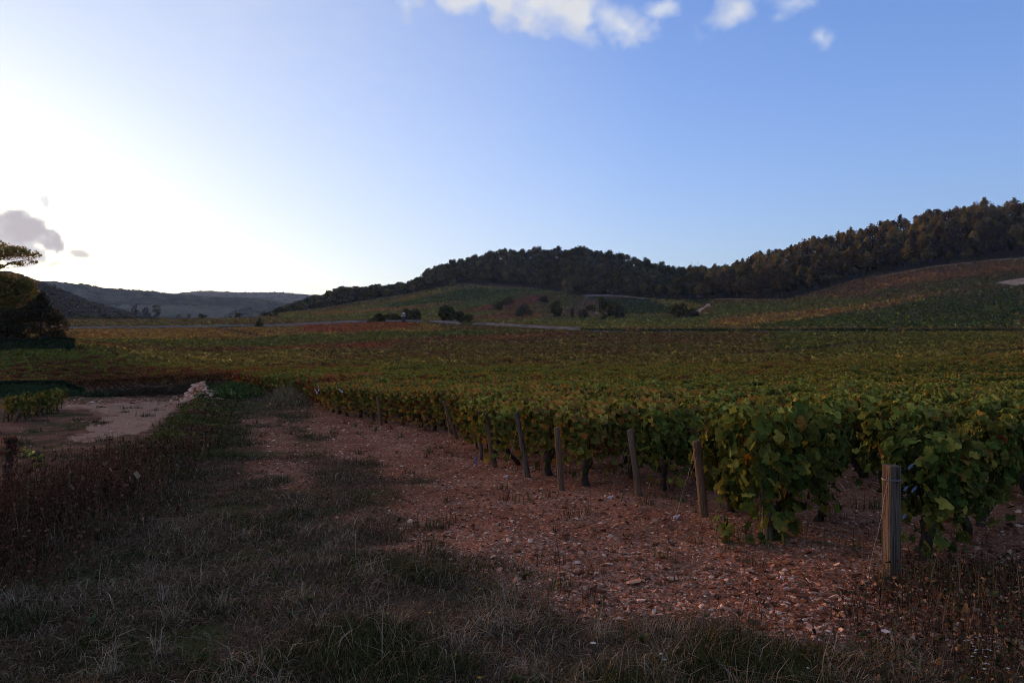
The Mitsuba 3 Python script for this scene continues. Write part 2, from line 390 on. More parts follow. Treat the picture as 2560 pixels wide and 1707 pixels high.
# the ground: one polar sheet, fine near the viewer, out past the horizon, cut into the pieces that differ in use
rad = np.concatenate([[.6, 1.2, 1.8, 2.3], 2.7 * 1.0125 ** np.arange(0, 196)])
rad = np.concatenate([rad, rad[-1] * 1.03 ** np.arange(1, 196)])
th = np.radians(np.concatenate([np.arange(-46, 46.01, .118), np.arange(50, 314, 5.0)]))
R_, TH = np.meshgrid(rad, th, indexing='ij')
gx, gy = R_ * np.sin(TH), R_ * np.cos(TH)
gz = H(gx, gy)
WOOD = np.array([(640, 640, 650), (690, 610, 690), (760, 612, 725), (870, 632, 760), (1000, 642, 800), (1100, 650, 850), (1280, 692, 930), (1450, 602, 930), (1600, 582, 870), (1750, 522, 760),
                 (1850, 482, 720), (1960, 452, 690), (2160, 482, 670), (2400, 472, 660), (2560, 462, 650), (3000, 455, 640)], float)


def wooded(x, y):
    px = CX + F * x / np.maximum(y, 1)
    lo, hi = np.interp(px, WOOD[:, 0], WOOD[:, 1]), np.interp(px, WOOD[:, 0], WOOD[:, 2])
    right = (px > 640) & (y > lo) & (y < hi + 150)
    left = (px < 560) & (px > -900) & (y > 560 + .0 * px) & (y < 1300)
    return right, left


g_, s_ = cover(gx, gy)
g_ = np.where(gy > 62, .25 * (gy < 240) + .8 * (gy >= 240), g_)
vv, uu = gx * V[0] + gy * V[1], gx * U[0] + gy * U[1]
in_vines = (uu > row_start(vv) - .4) & (vv > ROW0 - 1) & (gy > 2) & (gy < 240)
g_ = np.where(in_vines & (gy < 62), .08, g_)
s_ = np.where(gy > 60, 0, s_)
wr, wl = wooded(gx, gy)
g_ = np.where(wr | wl, 2.0, g_)
ground_v = np.vstack([np.stack([gx, gy, gz], -1).reshape(-1, 3), [[0, 0, float(H(np.zeros(1), np.zeros(1))[0])]]])
ground_uv = np.vstack([np.stack([g_, s_], -1).reshape(-1, 2), [[1, 0]]])
nr, nt = R_.shape
i, j = np.meshgrid(np.arange(nr - 1), np.arange(nt), indexing='ij')
j2 = (j + 1) % nt
quad = np.stack([i * nt + j, (i + 1) * nt + j, (i + 1) * nt + j2, i * nt + j2], -1).reshape(-1, 4)
tri = np.vstack([quad[:, [0, 2, 1]], quad[:, [0, 3, 2]]])
k = np.arange(nt)
tri = np.vstack([tri, np.stack([np.full(nt, len(ground_v) - 1), (k + 1) % nt, k], 1)])
cen = ground_v[tri].mean(1)
cv, cu = cen[:, 0] * V[0] + cen[:, 1] * V[1], cen[:, 0] * U[0] + cen[:, 1] * U[1]
near_soil = (cen[:, 1] > 3) & (cen[:, 1] < 62) & (cen[:, 0] > np.interp(cen[:, 1], SOIL_Y, SOIL_X))
is_yard = (cen[:, 1] > -5) & (cen[:, 1] < 58) & (cen[:, 0] < bank(cen[:, 1]) - .4) & (cen[:, 0] > -60)
is_hill = (cen[:, 1] > 245)
is_field = (cen[:, 1] >= 58) & ~is_hill
kind = np.select([is_hill, is_field, near_soil, is_yard], [3, 4, 1, 2], 0)
vn = meshkit.arrays((ground_v, tri), True)[2]
for code, name, label in ((0, 'ground', 'grassy verge with a rough track of dry turf and red earth'), (1, 'vineyard_soil', 'stony reddish-brown soil at the head of the vine rows'),
                          (2, 'yard_ground', 'sunken yard of pale sandy earth and tilled red soil beyond the weedy bank'),
                          (4, 'field_ground', 'earth of the wide vineyard plain under the distant vines'), (3, 'hillside', 'vineyard slopes rising to the wooded hills')):
    f = tri[kind == code]
    used, inv = np.unique(f, return_inverse=True)
    path = meshkit.write_ply((ground_v[used], inv.reshape(-1, 3)), False, ground_uv[used], None, normals=vn[used])
    scene[name] = {'type': 'ply', 'filename': path, 'face_normals': False, 'bsdf': {'type': 'ref', 'id': 'ground_mat'}}
    tag(name, label, name.split('_')[-1], kind='structure')

# far ridges across the valley, closed by their canopy
def ridge(name, sky_line, d0, d1, base, label, seed, step=7.0):
    pxs = np.arange(sky_line[0][0], sky_line[-1][0], step * F / d1)
    sk = np.interp(pxs, *np.array(sky_line, float).T)
    t = np.concatenate([np.linspace(0, 1, int((d1 - d0) / (step * 1.6))), [1.08, 1.25]])
    PX, TT = np.meshgrid(pxs, t, indexing='ij')
    D = d0 + (d1 - d0) * TT
    zb, zt = EYE - (base - CY) / F * d0, EYE - (sk - CY) / F * d1
    s = np.clip(TT, 0, 1)
    Z = zb + (zt[:, None] - zb) * (s * .55 + .45 * sstep(0, 1, s)) - np.clip(TT - 1, 0, 1) * 160
    x, y = (PX - CX) / F * D, D
    p = np.stack([x, y, 0 * x], -1)
    Z = Z + 22 * (meshkit.fbm(p / 260, 3, seed) - .5) * s * (1 - s) * 4 + 14 * (meshkit.fbm(p / 17, 3, seed + 1) - .5) + 5 * np.clip(meshkit.noise(p / 9, seed + 2) - .62, 0, 1) * 2
    v = np.stack([x, y, Z], -1).reshape(-1, 3)
    n, m = x.shape
    a, b = np.meshgrid(np.arange(n - 1), np.arange(m - 1), indexing='ij')
    q = np.stack([a * m + b, (a + 1) * m + b, (a + 1) * m + b + 1, a * m + b + 1], -1).reshape(-1, 4)
    uv = np.stack([PX.ravel() / 1000, 1 - np.clip(np.abs(TT - .45) / .25, 0, 1).ravel()], -1)
    scene[name] = mikit.ply((v, q), 'ridge_mat', smooth=True, uv=uv)
    tag(name, label, 'hill', kind='structure')


ridge('hill', [(-2600, 800), (-1500, 770), (-900, 735), (-300, 700), (60, 700), (136, 707), (220, 712), (270, 723), (373, 729), (463, 739), (600, 745), (654, 748), (709, 757), (760, 772), (820, 790)], 1500, 2600, 832,
      'hazy blue wooded ridge behind the valley trees, the nearer of two', 31)
ridge('hill_001', [(-900, 800), (-200, 770), (300, 745), (400, 737), (430, 734), (518, 727), (600, 732), (687, 731), (736, 734), (790, 739), (900, 752)], 3000, 4500, 815,
      'palest and farthest wooded ridge, right of the nearer blue ridge', 41, 11.0)
# ---------------------------------------------------------------- grape vines
def at_h(px, py, h, dmin=3.2, dmax=1400.0):
    """The point h metres above ground that is seen at a pixel of the photograph."""
    y = np.exp(np.linspace(math.log(dmin), math.log(dmax), 4000))
    x = (px - CX) / F * y
    below = EYE - (py - CY) / F * y < H0(x, y) + h
    i = int(np.argmax(below)) if below.any() else len(y) - 1
    return np.array([x[i], y[i], float(H(x[i:i + 1], y[i:i + 1])[0])])


PAL = np.array([(.034, .050, .012), (.072, .096, .019), (.175, .180, .034), (.300, .235, .042), (.270, .125, .028), (.150, .078, .034), (.215, .040, .028)])
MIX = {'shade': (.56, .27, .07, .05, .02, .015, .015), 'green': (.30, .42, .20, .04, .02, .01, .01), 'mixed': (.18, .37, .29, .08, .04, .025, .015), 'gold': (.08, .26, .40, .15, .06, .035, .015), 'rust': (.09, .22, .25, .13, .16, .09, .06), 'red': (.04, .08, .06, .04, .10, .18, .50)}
_half = [(0, -.20), (.17, -.40), (.37, -.37), (.50, -.12), (.44, .04), (.51, .22), (.41, .35), (.29, .36), (.18, .49), (0, .57)]
_out = _half + [(-x, y) for x, y in _half[-2:0:-1]]
LEAF_V = np.array([(0, -.02, .02)] + [(x, y, -.38 * (x * x + y * y) - .16 * abs(x) + .10 * math.sin(7 * x + 5 * y)) for x, y in _out])
LEAF_F = np.array([(0, i + 1, (i + 1) % len(_out) + 1) for i in range(len(_out))])
LEAF_W = np.array([0] + [1] * len(_out), float)
SIMPLE_V = np.array([(x, y, -.22 * (x * x + y * y)) for x, y in ((0, -.36), (.50, -.20), (.44, .26), (0, .56), (-.44, .26), (-.50, -.20))])
SIMPLE_F = np.array([(0, 1, 2), (0, 2, 3), (0, 3, 4), (0, 4, 5)])
CLUMP_V = np.array([(-.5, -.35, -.08), (.42, -.5, .05), (.5, .4, -.1), (-.38, .5, .07)])
CLUMP_F = np.array([(0, 1, 2), (0, 2, 3)])


def leaf_colors(r, n, mix, noise=.22):
    c = PAL[r.choice(7, size=n, p=np.array(MIX[mix]) / sum(MIX[mix]))]
    c2 = PAL[r.choice(7, size=n, p=np.array(MIX[mix]) / sum(MIX[mix]))]
    t = r.random((n, 1)) * .35
    return (c * (1 - t) + c2 * t) * np.exp(r.normal(size=(n, 1)) * noise)


def vine_spots(r, n):
    """Leaf places and outward directions in one trained vine, row along x."""
    x = r.uniform(-.56, .56, n)
    z = .44 + .80 * r.beta(1.6, 1.15, n) - .08 * np.abs(x)
    side = r.choice([-1, 1], n)
    thick = .20 * np.clip(1.15 - np.abs(z - .85) ** 2 * 1.9, .3, 1)
    y = side * thick * r.uniform(.35, 1.1, n)
    low = r.random(n) < .05
    z = np.where(low, r.uniform(.16, .45, n), z)
    nrm = np.stack([r.normal(size=n) * .65, side * .9 + r.normal(size=n) * .5, .25 + r.normal(size=n) * .5 + np.where(z > 1.08, .9, 0)], 1)
    return np.stack([x, y, z], 1), nrm


def vine_foliage(r, n, mix, lod):
    p, nrm = vine_spots(r, n)
    s = np.clip(np.exp(r.normal(size=n) * .25) * (.104 if lod == 0 else .15), .05, .16)
    s = np.where(p[:, 2] > 1.12, s * .78, s)
    xa, ya, za = frames(nrm, r, hang=np.array([0, 0, -1.0]))
    tv, tf = (LEAF_V, LEAF_F) if lod == 0 else (SIMPLE_V, SIMPLE_F)
    v, f = scatter(tv, tf, p, xa, ya, za, s)
    lc = leaf_colors(r, n, mix)
    young = sstep(.92, 1.2, p[:, 2])[:, None] * (.95 if lod == 0 else .75)   # top leaves palest: young growth, plus painted light on the lit tops
    lc = lc * (1 + .30 * young) + np.array([[.035, .030, .003]]) * young
    c = per(lc, len(tv))
    if lod == 0:
        rim = np.tile(LEAF_W, n)[:, None] * per(r.random((n, 1)) ** 3, len(tv))
        c = c * (1 - .6 * rim) + np.array([[.26, .19, .04]]) * .6 * rim
    return v, f, c


def vine_trunk(r):
    a = r.uniform(0, 6.28)
    lean = r.uniform(.02, .11)
    n = 9
    z = np.linspace(-.12, .44, n)
    p = np.stack([lean * np.sin(z * 9 + a) + .10 * z * np.cos(a), lean * .8 * np.cos(z * 8 + a) + .08 * z * np.sin(a), z], 1)
    rad_ = np.interp(z, [-.12, 0, .2, .38, .44], [.062, .052, .040, .055, .03]) * r.uniform(.85, 1.2)
    v, f = tube(p, rad_, 8)
    return v + .016 * (meshkit.noise(v * 34 + a, 5)[:, None] - .5) * np.array([1, 1, .2]), f, p[-1]


def vine_canes(r, head, n=4):
    out = []
    for k in range(n):
        x1 = (k - (n - 1) / 2) * .28 + r.normal() * .05
        t = np.linspace(0, 1, 6)
        p = np.stack([head[0] * (1 - t) + x1 * np.minimum(1, t * 1.6), head[1] * (1 - t) + r.normal() * .06 * t, head[2] - .04 + t * r.uniform(.60, .78)], 1)
        out.append(tube(p, np.linspace(.011, .004, 6), 5))
    return out


def vine_group(name, seed, mix, lod, n, tone=1.0):
    r = np.random.default_rng(seed)
    v, f, c = vine_foliage(r, n, mix, lod)
    c = c * tone
    tv, tf, head = vine_trunk(r)
    g = {'type': 'shapegroup', 'trunk': mikit.ply((tv, tf), 'bark_mat', smooth=50)}
    if lod == 0:
        for k, cane in enumerate(vine_canes(r, head)):
            g['cane' if k == 0 else f'cane_{k:03d}'] = mikit.ply(cane, 'bark_mat', smooth=True)
    g['foliage'] = ply_color(v, f, 'vine_leaf_mat', c)
    scene[name] = g


ROT = math.degrees(math.atan2(U[1], U[0]))
NEAR_MIX = ['green', 'green', 'green', 'mixed', 'mixed', 'mixed', 'gold', 'rust']
for k, m in enumerate(NEAR_MIX):
    vine_group(f'vine_near_{k}', 100 + k, m, 0, 430)
FAR_MIX = ['green', 'mixed', 'mixed', 'gold', 'mixed', 'gold', 'rust', 'gold', 'rust', 'rust', 'red', 'rust', 'red', 'red']
for k, m in enumerate(FAR_MIX):
    vine_group(f'vine_far_{k}', 200 + k, m, 1, 120, (.62, .85, 1.0, .72, .92, .80, .66, .95, .78, .9, .7, .62, .85, .6)[k])
vine_group('vine_red', 230, 'red', 0, 210)

row_v = sorted(float(p @ V) for p in post_xy[:8])
while row_v[-1] < 135:
    row_v.append(row_v[-1] + ROWGAP)
FRONT_X, FRONT_Y = [-80, -46, -30, -20, -14, 60], [57, 58.5, 63, 66.5, 67, 67]


def plantable(x, y):
    v, u = x * V[0] + y * V[1], x * U[0] + y * U[1]
    head = (u > row_start(v) + .15) & (v < 60)
    back = y > np.interp(x, FRONT_X, FRONT_Y)
    px = CX + F * x / np.maximum(y, .1)
    garden = (px < 176) & (y > 84) & (y < 128)
    return (head | back) & ~garden


vines = []
for vr in row_v:
    u0 = float(row_start(vr)) if vr < 60 else -60.0
    u = np.arange(u0 + (.85 if vr == row_v[0] else .22 if vr == row_v[1] else .50), u0 + 190, 1.0)
    u = u + rng.normal(size=len(u)) * .06
    x, y = u * U[0] + vr * V[0], u * U[1] + vr * V[1]
    px = CX + F * x / np.maximum(y, .5)
    missing = (vr == row_v[1]) & (u > u0 + 1.35) & (u < u0 + 3.0)
    ok = ~missing & (y > 2) & (y < 84) & (px > -170 - 240 * (y > 12)) & (px < 2760 + 300 * (y > 6)) & plantable(x, y) & (rng.random(len(u)) > .03)
    vines += [(a, b, vr) for a, b in zip(x[ok], y[ok])]
vines = np.array(vines)
vines = vines[np.argsort(np.hypot(vines[:, 0], vines[:, 1]))]
vz = H(vines[:, 0], vines[:, 1])


def patch(x, y):
    """0..1, how far a stretch of vines has turned (slow noise over the field)"""
    p = np.stack([x / 9.0, y / 9.0, 0 * x], -1)
    return meshkit.fbm(p, 3, 77) + .05 * sstep(14, 60, y) - .05 * sstep(2, 10, x) * (y < 40) + .16 * 1.9 * sstep(-12, -26, x)


turned = patch(vines[:, 0], vines[:, 1])
RED_SPOT = at(833, 985)
LEAF_MIX_NAMES = ['dark', 'green', 'lime', 'yellow', 'orange', 'brown', 'wine']
for k, nm in enumerate(LEAF_MIX_NAMES):
    for shape in range(2):
        r = np.random.default_rng(300 + 10 * k + shape)
        lv = LEAF_V * np.array([1, 1 + .12 * shape, 1.2 - .9 * shape]) + np.array([0, 0, .05]) * r.normal(size=(len(LEAF_V), 1))
        c = np.repeat(PAL[k][None], len(LEAF_V), 0) * np.exp(r.normal(size=(len(LEAF_V), 1)) * .15)
        c = c * (1 - .35 * LEAF_W[:, None] * shape) + np.array([[.24, .18, .04]]) * .35 * LEAF_W[:, None] * shape
        scene[f'grape_leaf_{nm}_{shape}'] = {'type': 'shapegroup', 'blade': ply_color(lv, LEAF_F, 'vine_leaf_mat', c)}

N_THING, N_LEAFY, LEAVES_EACH = 292, 8, 150
n_leafy, n_stuff = 0, 0
order_words = ['first', 'second', 'third', 'fourth', 'fifth', 'sixth', 'seventh', 'eighth', 'ninth', 'tenth', 'eleventh', 'twelfth', 'thirteenth', 'fourteenth', 'fifteenth', 'sixteenth', 'seventeenth', 'eighteenth', 'nineteenth', 'twentieth',
               'twenty-first', 'twenty-second', 'twenty-third', 'twenty-fourth', 'twenty-fifth', 'twenty-sixth', 'twenty-seventh', 'twenty-eighth', 'twenty-ninth', 'thirtieth']
row_seen, row_id = {}, {float(v): k for k, v in enumerate(row_v)}
for q, (x, y, vr) in enumerate(vines):
    z = vz[q]
    flip = 180 * int(rng.random() < .5) * int(q > 30)
    s, tilt = rng.uniform(.90, 1.08), (rng.normal() * 2.5, rng.normal() * 2.5)
    sz = s * rng.uniform(.88, 1.03)
    m = mat4(x, y, z - .01, ROT + flip + rng.normal() * 4, s, tilt, sz)
    px = CX + F * x / y
    t = turned[q] + rng.normal() * .07
    red = math.hypot(x - RED_SPOT[0], y - RED_SPOT[1]) < 3.0
    if q < N_THING:
        key = numbered('grape_vine')
        row = row_id[float(vr)]
        nth = row_seen[row] = row_seen.get(row, 0) + 1
        if n_leafy < N_LEAFY and 0 < px < 2600 and y < 11:
            n_leafy += 1
            r = np.random.default_rng(900 + q)
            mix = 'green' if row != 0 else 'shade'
            tv, tf, head = vine_trunk(r)
            scene[key + '__trunk'] = {**mikit.ply((tv, tf), 'bark_mat', smooth=50), 'to_world': m}
            for c_, cane in enumerate(vine_canes(r, head)):
                scene[key + ('__cane' if c_ == 0 else f'__cane_{c_:03d}')] = {**mikit.ply(cane, 'bark_mat', smooth=True), 'to_world': m}
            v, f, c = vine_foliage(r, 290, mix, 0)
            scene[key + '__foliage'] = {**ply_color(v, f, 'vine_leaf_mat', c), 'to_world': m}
            labels[key + '__foliage'] = {'kind': 'stuff'}
            p, nrm = vine_spots(r, LEAVES_EACH)
            if row == 1 and nth == 1:                       # this one hangs to the ground in front of its post
                hang_ = r.random(LEAVES_EACH) < .55
                p[:, 2] = np.where(hang_, r.uniform(.05, .75, LEAVES_EACH), p[:, 2])
                p[:, 0] = np.where(hang_, r.uniform(-.62, .1, LEAVES_EACH), p[:, 0]) * (1 if flip == 0 else 1)
            xa, ya, za = frames(nrm, r, hang=np.array([0, 0, -1.0]))
            ls = np.clip(np.exp(r.normal(size=LEAVES_EACH) * .25) * .112, .06, .16)
            pick = r.choice(7, size=LEAVES_EACH, p=np.array(MIX[mix]) / sum(MIX[mix]))
            for a in range(LEAVES_EACH):
                mm = np.eye(4)
                mm[:3, 0], mm[:3, 1], mm[:3, 2], mm[:3, 3] = xa[a] * ls[a], ya[a] * ls[a], za[a] * ls[a], p[a] * np.array([1.03, 1.15, 1.02])
                inst(key + ('__leaf' if a == 0 else f'__leaf_{a:03d}'), f'grape_leaf_{LEAF_MIX_NAMES[pick[a]]}_{a % 2}', m @ T(mm))
            look = 'yellow-edged' if row == 0 else 'green'
            tag(key, f'{look} grape vine, {order_words[nth - 1]} in the {order_words[row]} row back from the square post', 'grape vine', 'grape vines at the heads of the near rows')
        else:
            g = 'vine_red' if red else f'vine_near_{[0, 1, 2, 3, 4, 5, 6, 7][int(np.clip((t - .28) / .50 * 8, 0, 7))]}'
            inst(key, g, m)
            if red:
                tag(key, 'wine-red grape vine at the far corner of the near plot', 'grape vine', 'wine-red vines where the near plot meets the track')
            elif nth <= 4 and row < 30:
                tag(key, f'grape vine, {order_words[nth - 1]} from the track in the {order_words[row]} row counted from the square post', 'grape vine', 'grape vines at the heads of the near rows')
            else:
                tag(key, f'leafy grape vine deep in the {order_words[min(row, 29)]} row from the square post, behind the row-head vines', 'grape vine', 'grape vines inside the near plot')
    else:
        n_stuff += 1
        if y < 27:
            inst(f'vineyard__{n_stuff:03d}', f'vine_near_{int(np.clip((t - .28) / .50 * 8, 0, 7))}', m)
        else:
            w = int(np.clip((t - .22 + rng.normal() * .10) / .80 * 14, 0, 13))
            inst(f'vineyard__{n_stuff:03d}', 'vine_red' if red else f'vine_far_{w}', mat4(x, y, z, ROT + flip, s * 1.05, (0, 0), sz))
tag('vineyard', 'close rows of green, yellow and rust grape vines filling the plain', 'vines', kind='stuff')

# vines farther out: clumps of leaves along the rows, coloured plot by plot
BOUND = np.array([(-400, 331), (1000, 330), (1090, 322), (1280, 288), (1452, 261), (1600, 249), (1960, 239), (2560, 224), (2900, 222)], float)


def bound(px):
    return np.interp(px, BOUND[:, 0], BOUND[:, 1])


S_ = 2560 / 2352.0


def plot(*pts):
    """a plot of land, its corners read off the photograph (2352 px wide) and set on the ground"""
    return Polygon([tuple(at(a * S_, b * S_)[:2]) for a, b in pts]).buffer(0)


C_GREEN, C_DKGREEN, C_OLIVE, C_YELLOW, C_RUST, C_RED, C_BROWN = (.070, .088, .020), (.038, .052, .015), (.115, .102, .026), (.200, .150, .032), (.180, .088, .030), (.210, .058, .028), (.105, .058, .027)
FIELDS = [(plot((160, 759), (560, 754), (1000, 744), (1010, 766), (700, 774), (160, 790)), C_RUST, C_YELLOW), (plot((690, 752), (960, 743), (940, 762), (700, 768)), C_RED, C_RUST),
          (plot((160, 790), (700, 774), (1010, 766), (1180, 762), (1330, 764), (900, 786), (160, 796)), C_OLIVE, C_GREEN), (plot((160, 797), (900, 787), (1330, 766), (1400, 772), (900, 796), (160, 810)), C_BROWN, C_RUST),
          (plot((815, 800), (880, 800), (880, 808), (815, 808)), C_RED, C_RED), (plot((0, 812), (700, 812), (700, 850), (0, 880)), C_OLIVE, C_YELLOW), (plot((1330, 769), (1750, 768), (1700, 800), (1330, 790)), C_BROWN, C_OLIVE),
          (plot((1750, 768), (2352, 768), (2352, 830), (1800, 830)), C_GREEN, C_OLIVE)]
SLOPES = [(plot((640, 726), (1230, 656), (1290, 668), (1000, 738), (650, 738)), C_OLIVE, C_GREEN), (plot((900, 690), (1140, 660), (1160, 664), (900, 698)), C_YELLOW, C_BROWN), (plot((900, 700), (1200, 664), (1100, 690), (850, 716)), C_GREEN, C_DKGREEN),
          (plot((720, 722), (1060, 694), (1060, 700), (720, 728)), C_RUST, C_OLIVE), (plot((1040, 722), (1080, 712), (1230, 678), (1275, 682), (1170, 714)), C_RED, C_BROWN), (plot((1020, 735), (1180, 715), (1260, 722), (1200, 738)), C_BROWN, C_RUST),
          (plot((1280, 722), (1345, 680), (1380, 690), (1390, 724), (1330, 735)), C_BROWN, (.16, .12, .07)), (plot((1352, 686), (1490, 690), (1590, 722), (1400, 724)), C_DKGREEN, C_DKGREEN),
          (plot((1490, 684), (1560, 692), (1610, 706), (1590, 718)), C_YELLOW, C_OLIVE), (plot((1560, 684), (1600, 680), (1640, 700), (1610, 706)), C_DKGREEN, C_DKGREEN),
          (plot((1100, 740), (1400, 726), (1640, 728), (1640, 757), (1330, 757)), C_OLIVE, C_GREEN), (plot((1640, 700), (1900, 690), (2060, 690), (1900, 715), (1640, 730)), C_GREEN, C_OLIVE),
          (plot((1620, 752), (1640, 730), (1900, 712), (2060, 690), (2160, 672), (2120, 690), (1850, 735), (1740, 752)), C_RUST, C_YELLOW), (plot((1740, 750), (1860, 736), (2140, 686), (2352, 655), (2352, 758), (1750, 758)), C_DKGREEN, C_GREEN),
          (plot((1820, 682), (2050, 626), (2352, 597), (2352, 625), (2100, 652), (1960, 680)), (.26, .115, .040), C_BROWN), (plot((1930, 690), (2120, 652), (2352, 626), (2352, 640), (2160, 670)), C_GREEN, C_BROWN)]


def plot_color(x, y, zones, default, r):
    n = len(x)
    c1, c2 = np.tile(np.array(default[0]), (n, 1)), np.tile(np.array(default[1]), (n, 1))
    pj = np.stack([x / 11, y / 11, 0 * x], -1)
    xj = x + 9 * (meshkit.fbm(pj, 2, 51) - .5) + r.normal(size=n) * 1.2
    yj = y + 14 * (meshkit.fbm(pj, 2, 52) - .5) + r.normal(size=n) * 2.5
    for poly, a, b in zones:
        inside = contains_xy(poly, xj, yj)
        c1[inside], c2[inside] = a, b
    p = np.stack([x / 14, y / 14, 0 * x], -1)
    nearw = (sstep(150, 84, y) * (x > -14 - 1.5 * (y - 84)) * .85)[:, None]
    c1, c2 = c1 * (1 - nearw) + np.array([[.135, .132, .028]]) * nearw, c2 * (1 - nearw) + np.array([[.150, .095, .028]]) * nearw
    t = np.clip((meshkit.fbm(p, 3, 55) - .5) * 1.6 + .42 + r.normal(size=n) * .34, 0, 1)[:, None]
    return (c1 * (1 - t) + c2 * t) * np.exp(r.normal(size=(n, 1)) * .22)


def clumps(x, y, z, n_each, size, zones, default, r, thick=.12, h0=.40, h1=1.12):
    x, y, z = (np.repeat(a, n_each) for a in (x, y, z))
    n = len(x)
    a, b, h = r.uniform(-.55, .55, n), r.choice([-1, 1], n) * thick * r.uniform(.3, 1.1, n), h0 + (h1 - h0) * r.beta(1.8, 1.0, n)
    p = np.stack([x + a * U[0] + b * V[0], y + a * U[1] + b * V[1], z + h], 1)
    nrm = np.stack([np.sign(b) * V[0], np.sign(b) * V[1], np.full(n, .55)], 1) + r.normal(size=(n, 3)) * .55
    s = size * np.exp(r.normal(size=n) * .22)
    xa, ya, za = frames(nrm, r)
    v, f = scatter(CLUMP_V, CLUMP_F, p, xa, ya, za, np.stack([s, s * r.uniform(.7, 1.1, n), s], 1))
    tone = np.repeat(np.exp(r.normal(size=(n // n_each, 1)) * .42), n_each, 0)
    return v, f, per(plot_color(x, y, zones, default, r) * tone, 4)


parts = []
r = np.random.default_rng(61)
for vr in np.arange(row_v[-1] % ROWGAP - 250, 420, ROWGAP):
    u = np.arange(-160, 420, 1.05) + r.uniform(0, 1)
    x, y = u * U[0] + vr * V[0], u * U[1] + vr * V[1]
    px = CX + F * x / np.maximum(y, 1)
    ok = (y > 84) & (px > -420) & (px < 3000) & (y < bound(px) - np.where(px > 1460, 10, 4)) & ~((px < 176) & (y > 84) & (y < 128))
    if ok.any():
        parts.append(np.stack([x[ok], y[ok]], 1))
far_xy = np.vstack(parts)
fz = H0(far_xy[:, 0], far_xy[:, 1])
lanes = [LineString([tuple(at_h(a * S_, b * S_, 1.0)[:2]) for a, b in pts_]).buffer(w) for pts_, w in (([(1680, 813), (1840, 801), (2010, 783)], 2.6), ([(505, 752), (545, 760), (590, 771)], 2.2), ([(2020, 830), (2352, 800)], 1.6), ([(1050, 838), (1330, 822)], 1.8), ([(1330, 800), (1650, 790)], 1.5))]
keep_ = np.ones(len(far_xy), bool)
for ln_ in lanes:
    keep_ &= ~contains_xy(ln_, far_xy[:, 0], far_xy[:, 1])
far_xy, fz = far_xy[keep_], fz[keep_]
sets = []
for lo, hi, n_each, size, keep in ((84, 125, 12, .26, 1.0), (125, 190, 8, .34, 1.0), (190, 340, 5, .46, .85)):
    ok = (far_xy[:, 1] >= lo) & (far_xy[:, 1] < hi) & (r.random(len(far_xy)) < keep)
    sets.append(clumps(far_xy[ok, 0], far_xy[ok, 1], fz[ok], n_each, size, FIELDS, (C_OLIVE, C_BROWN), r))
v, f = join([(a, b) for a, b, _ in sets])
scene['far_vineyard'] = ply_color(v, f, 'vine_leaf_mat', np.vstack([c for *_, c in sets]))
tag('far_vineyard', 'distant vineyard plain in bands of olive, rust and red', 'vines', kind='stuff')

# vineyard plots on the slopes above the plain
r = np.random.default_rng(62)
n = 168000
d = np.sqrt(r.uniform(230 ** 2, 660 ** 2, n))
px = r.uniform(150, 2960, n)
x = (px - CX) / F * d
vr = np.round((x * V[0] + d * V[1]) / 2.0) * 2.0
uu_ = x * U[0] + d * U[1]
x, y = uu_ * U[0] + vr * V[0], uu_ * U[1] + vr * V[1]
px = CX + F * x / y
ok = (y > bound(px) + 5) & np.where(px > 640, y < np.interp(px, WOOD[:, 0], WOOD[:, 1]) - 2, y < 440)
TRACKS = [([(1735, 788), (1752, 774), (1772, 765), (1768, 761)], 6), ([(1750, 744), (1738, 736), (1728, 731)], 5), ([(1610, 742), (1640, 737), (1665, 733)], 5), ([(1770, 748), (1835, 749), (1930, 750)], 6),
          ([(1200, 776), (1260, 780), (1325, 784)], 5), ([(680, 791), (780, 777), (880, 765), (1000, 748)], 5), ([(2516, 712), (2562, 702), (2680, 690)], 14), ([(2190, 694), (2330, 668), (2480, 652), (2600, 645)], 7)]
for pts_, w in TRACKS:
    lane = LineString([tuple(at(*p)[:2]) for p in pts_]).buffer(w / 2)
    ok &= ~contains_xy(lane, x, y)
thin = contains_xy(SLOPES[6][0], x, y) & (r.random(n) < .75)
ok &= ~thin
x, y = x[ok], y[ok]
z = H0(x, y)
v, f, c = clumps(x, y, z, 2, .80, SLOPES, (C_OLIVE, C_BROWN), r, thick=.5)
c = c * 1.25
pb = r.uniform(1100, 2640, 5200)
pb = pb[meshkit.noise(np.stack([pb / 45, pb * 0, pb * 0], 1), 7) + r.normal(size=5200) * .12 > .36]
db = bound(pb) + 6 + r.choice([0, 1.6, 3.2], len(pb)) + r.normal(size=len(pb)) * .3
xb = (pb - CX) / F * db
vb, fb, cb = clumps(xb, db, H0(xb, db), 3, .50, [], (C_DKGREEN, C_OLIVE), r, thick=.3, h0=.1, h1=1.3)
v, f = join([(v, f), (vb, fb)])
c = np.vstack([c, np.tile(np.array([C_DKGREEN]), (len(vb), 1)) * .6 + cb * .55])  # dark greens painted for the shaded faces of these row ends
scene['slope_vineyard'] = ply_color(v, f, 'vine_leaf_mat', c)
tag('slope_vineyard', 'patchwork of vine plots on the slopes below the woods', 'vines', kind='stuff')
# ---------------------------------------------------------------- row-end posts with their wires


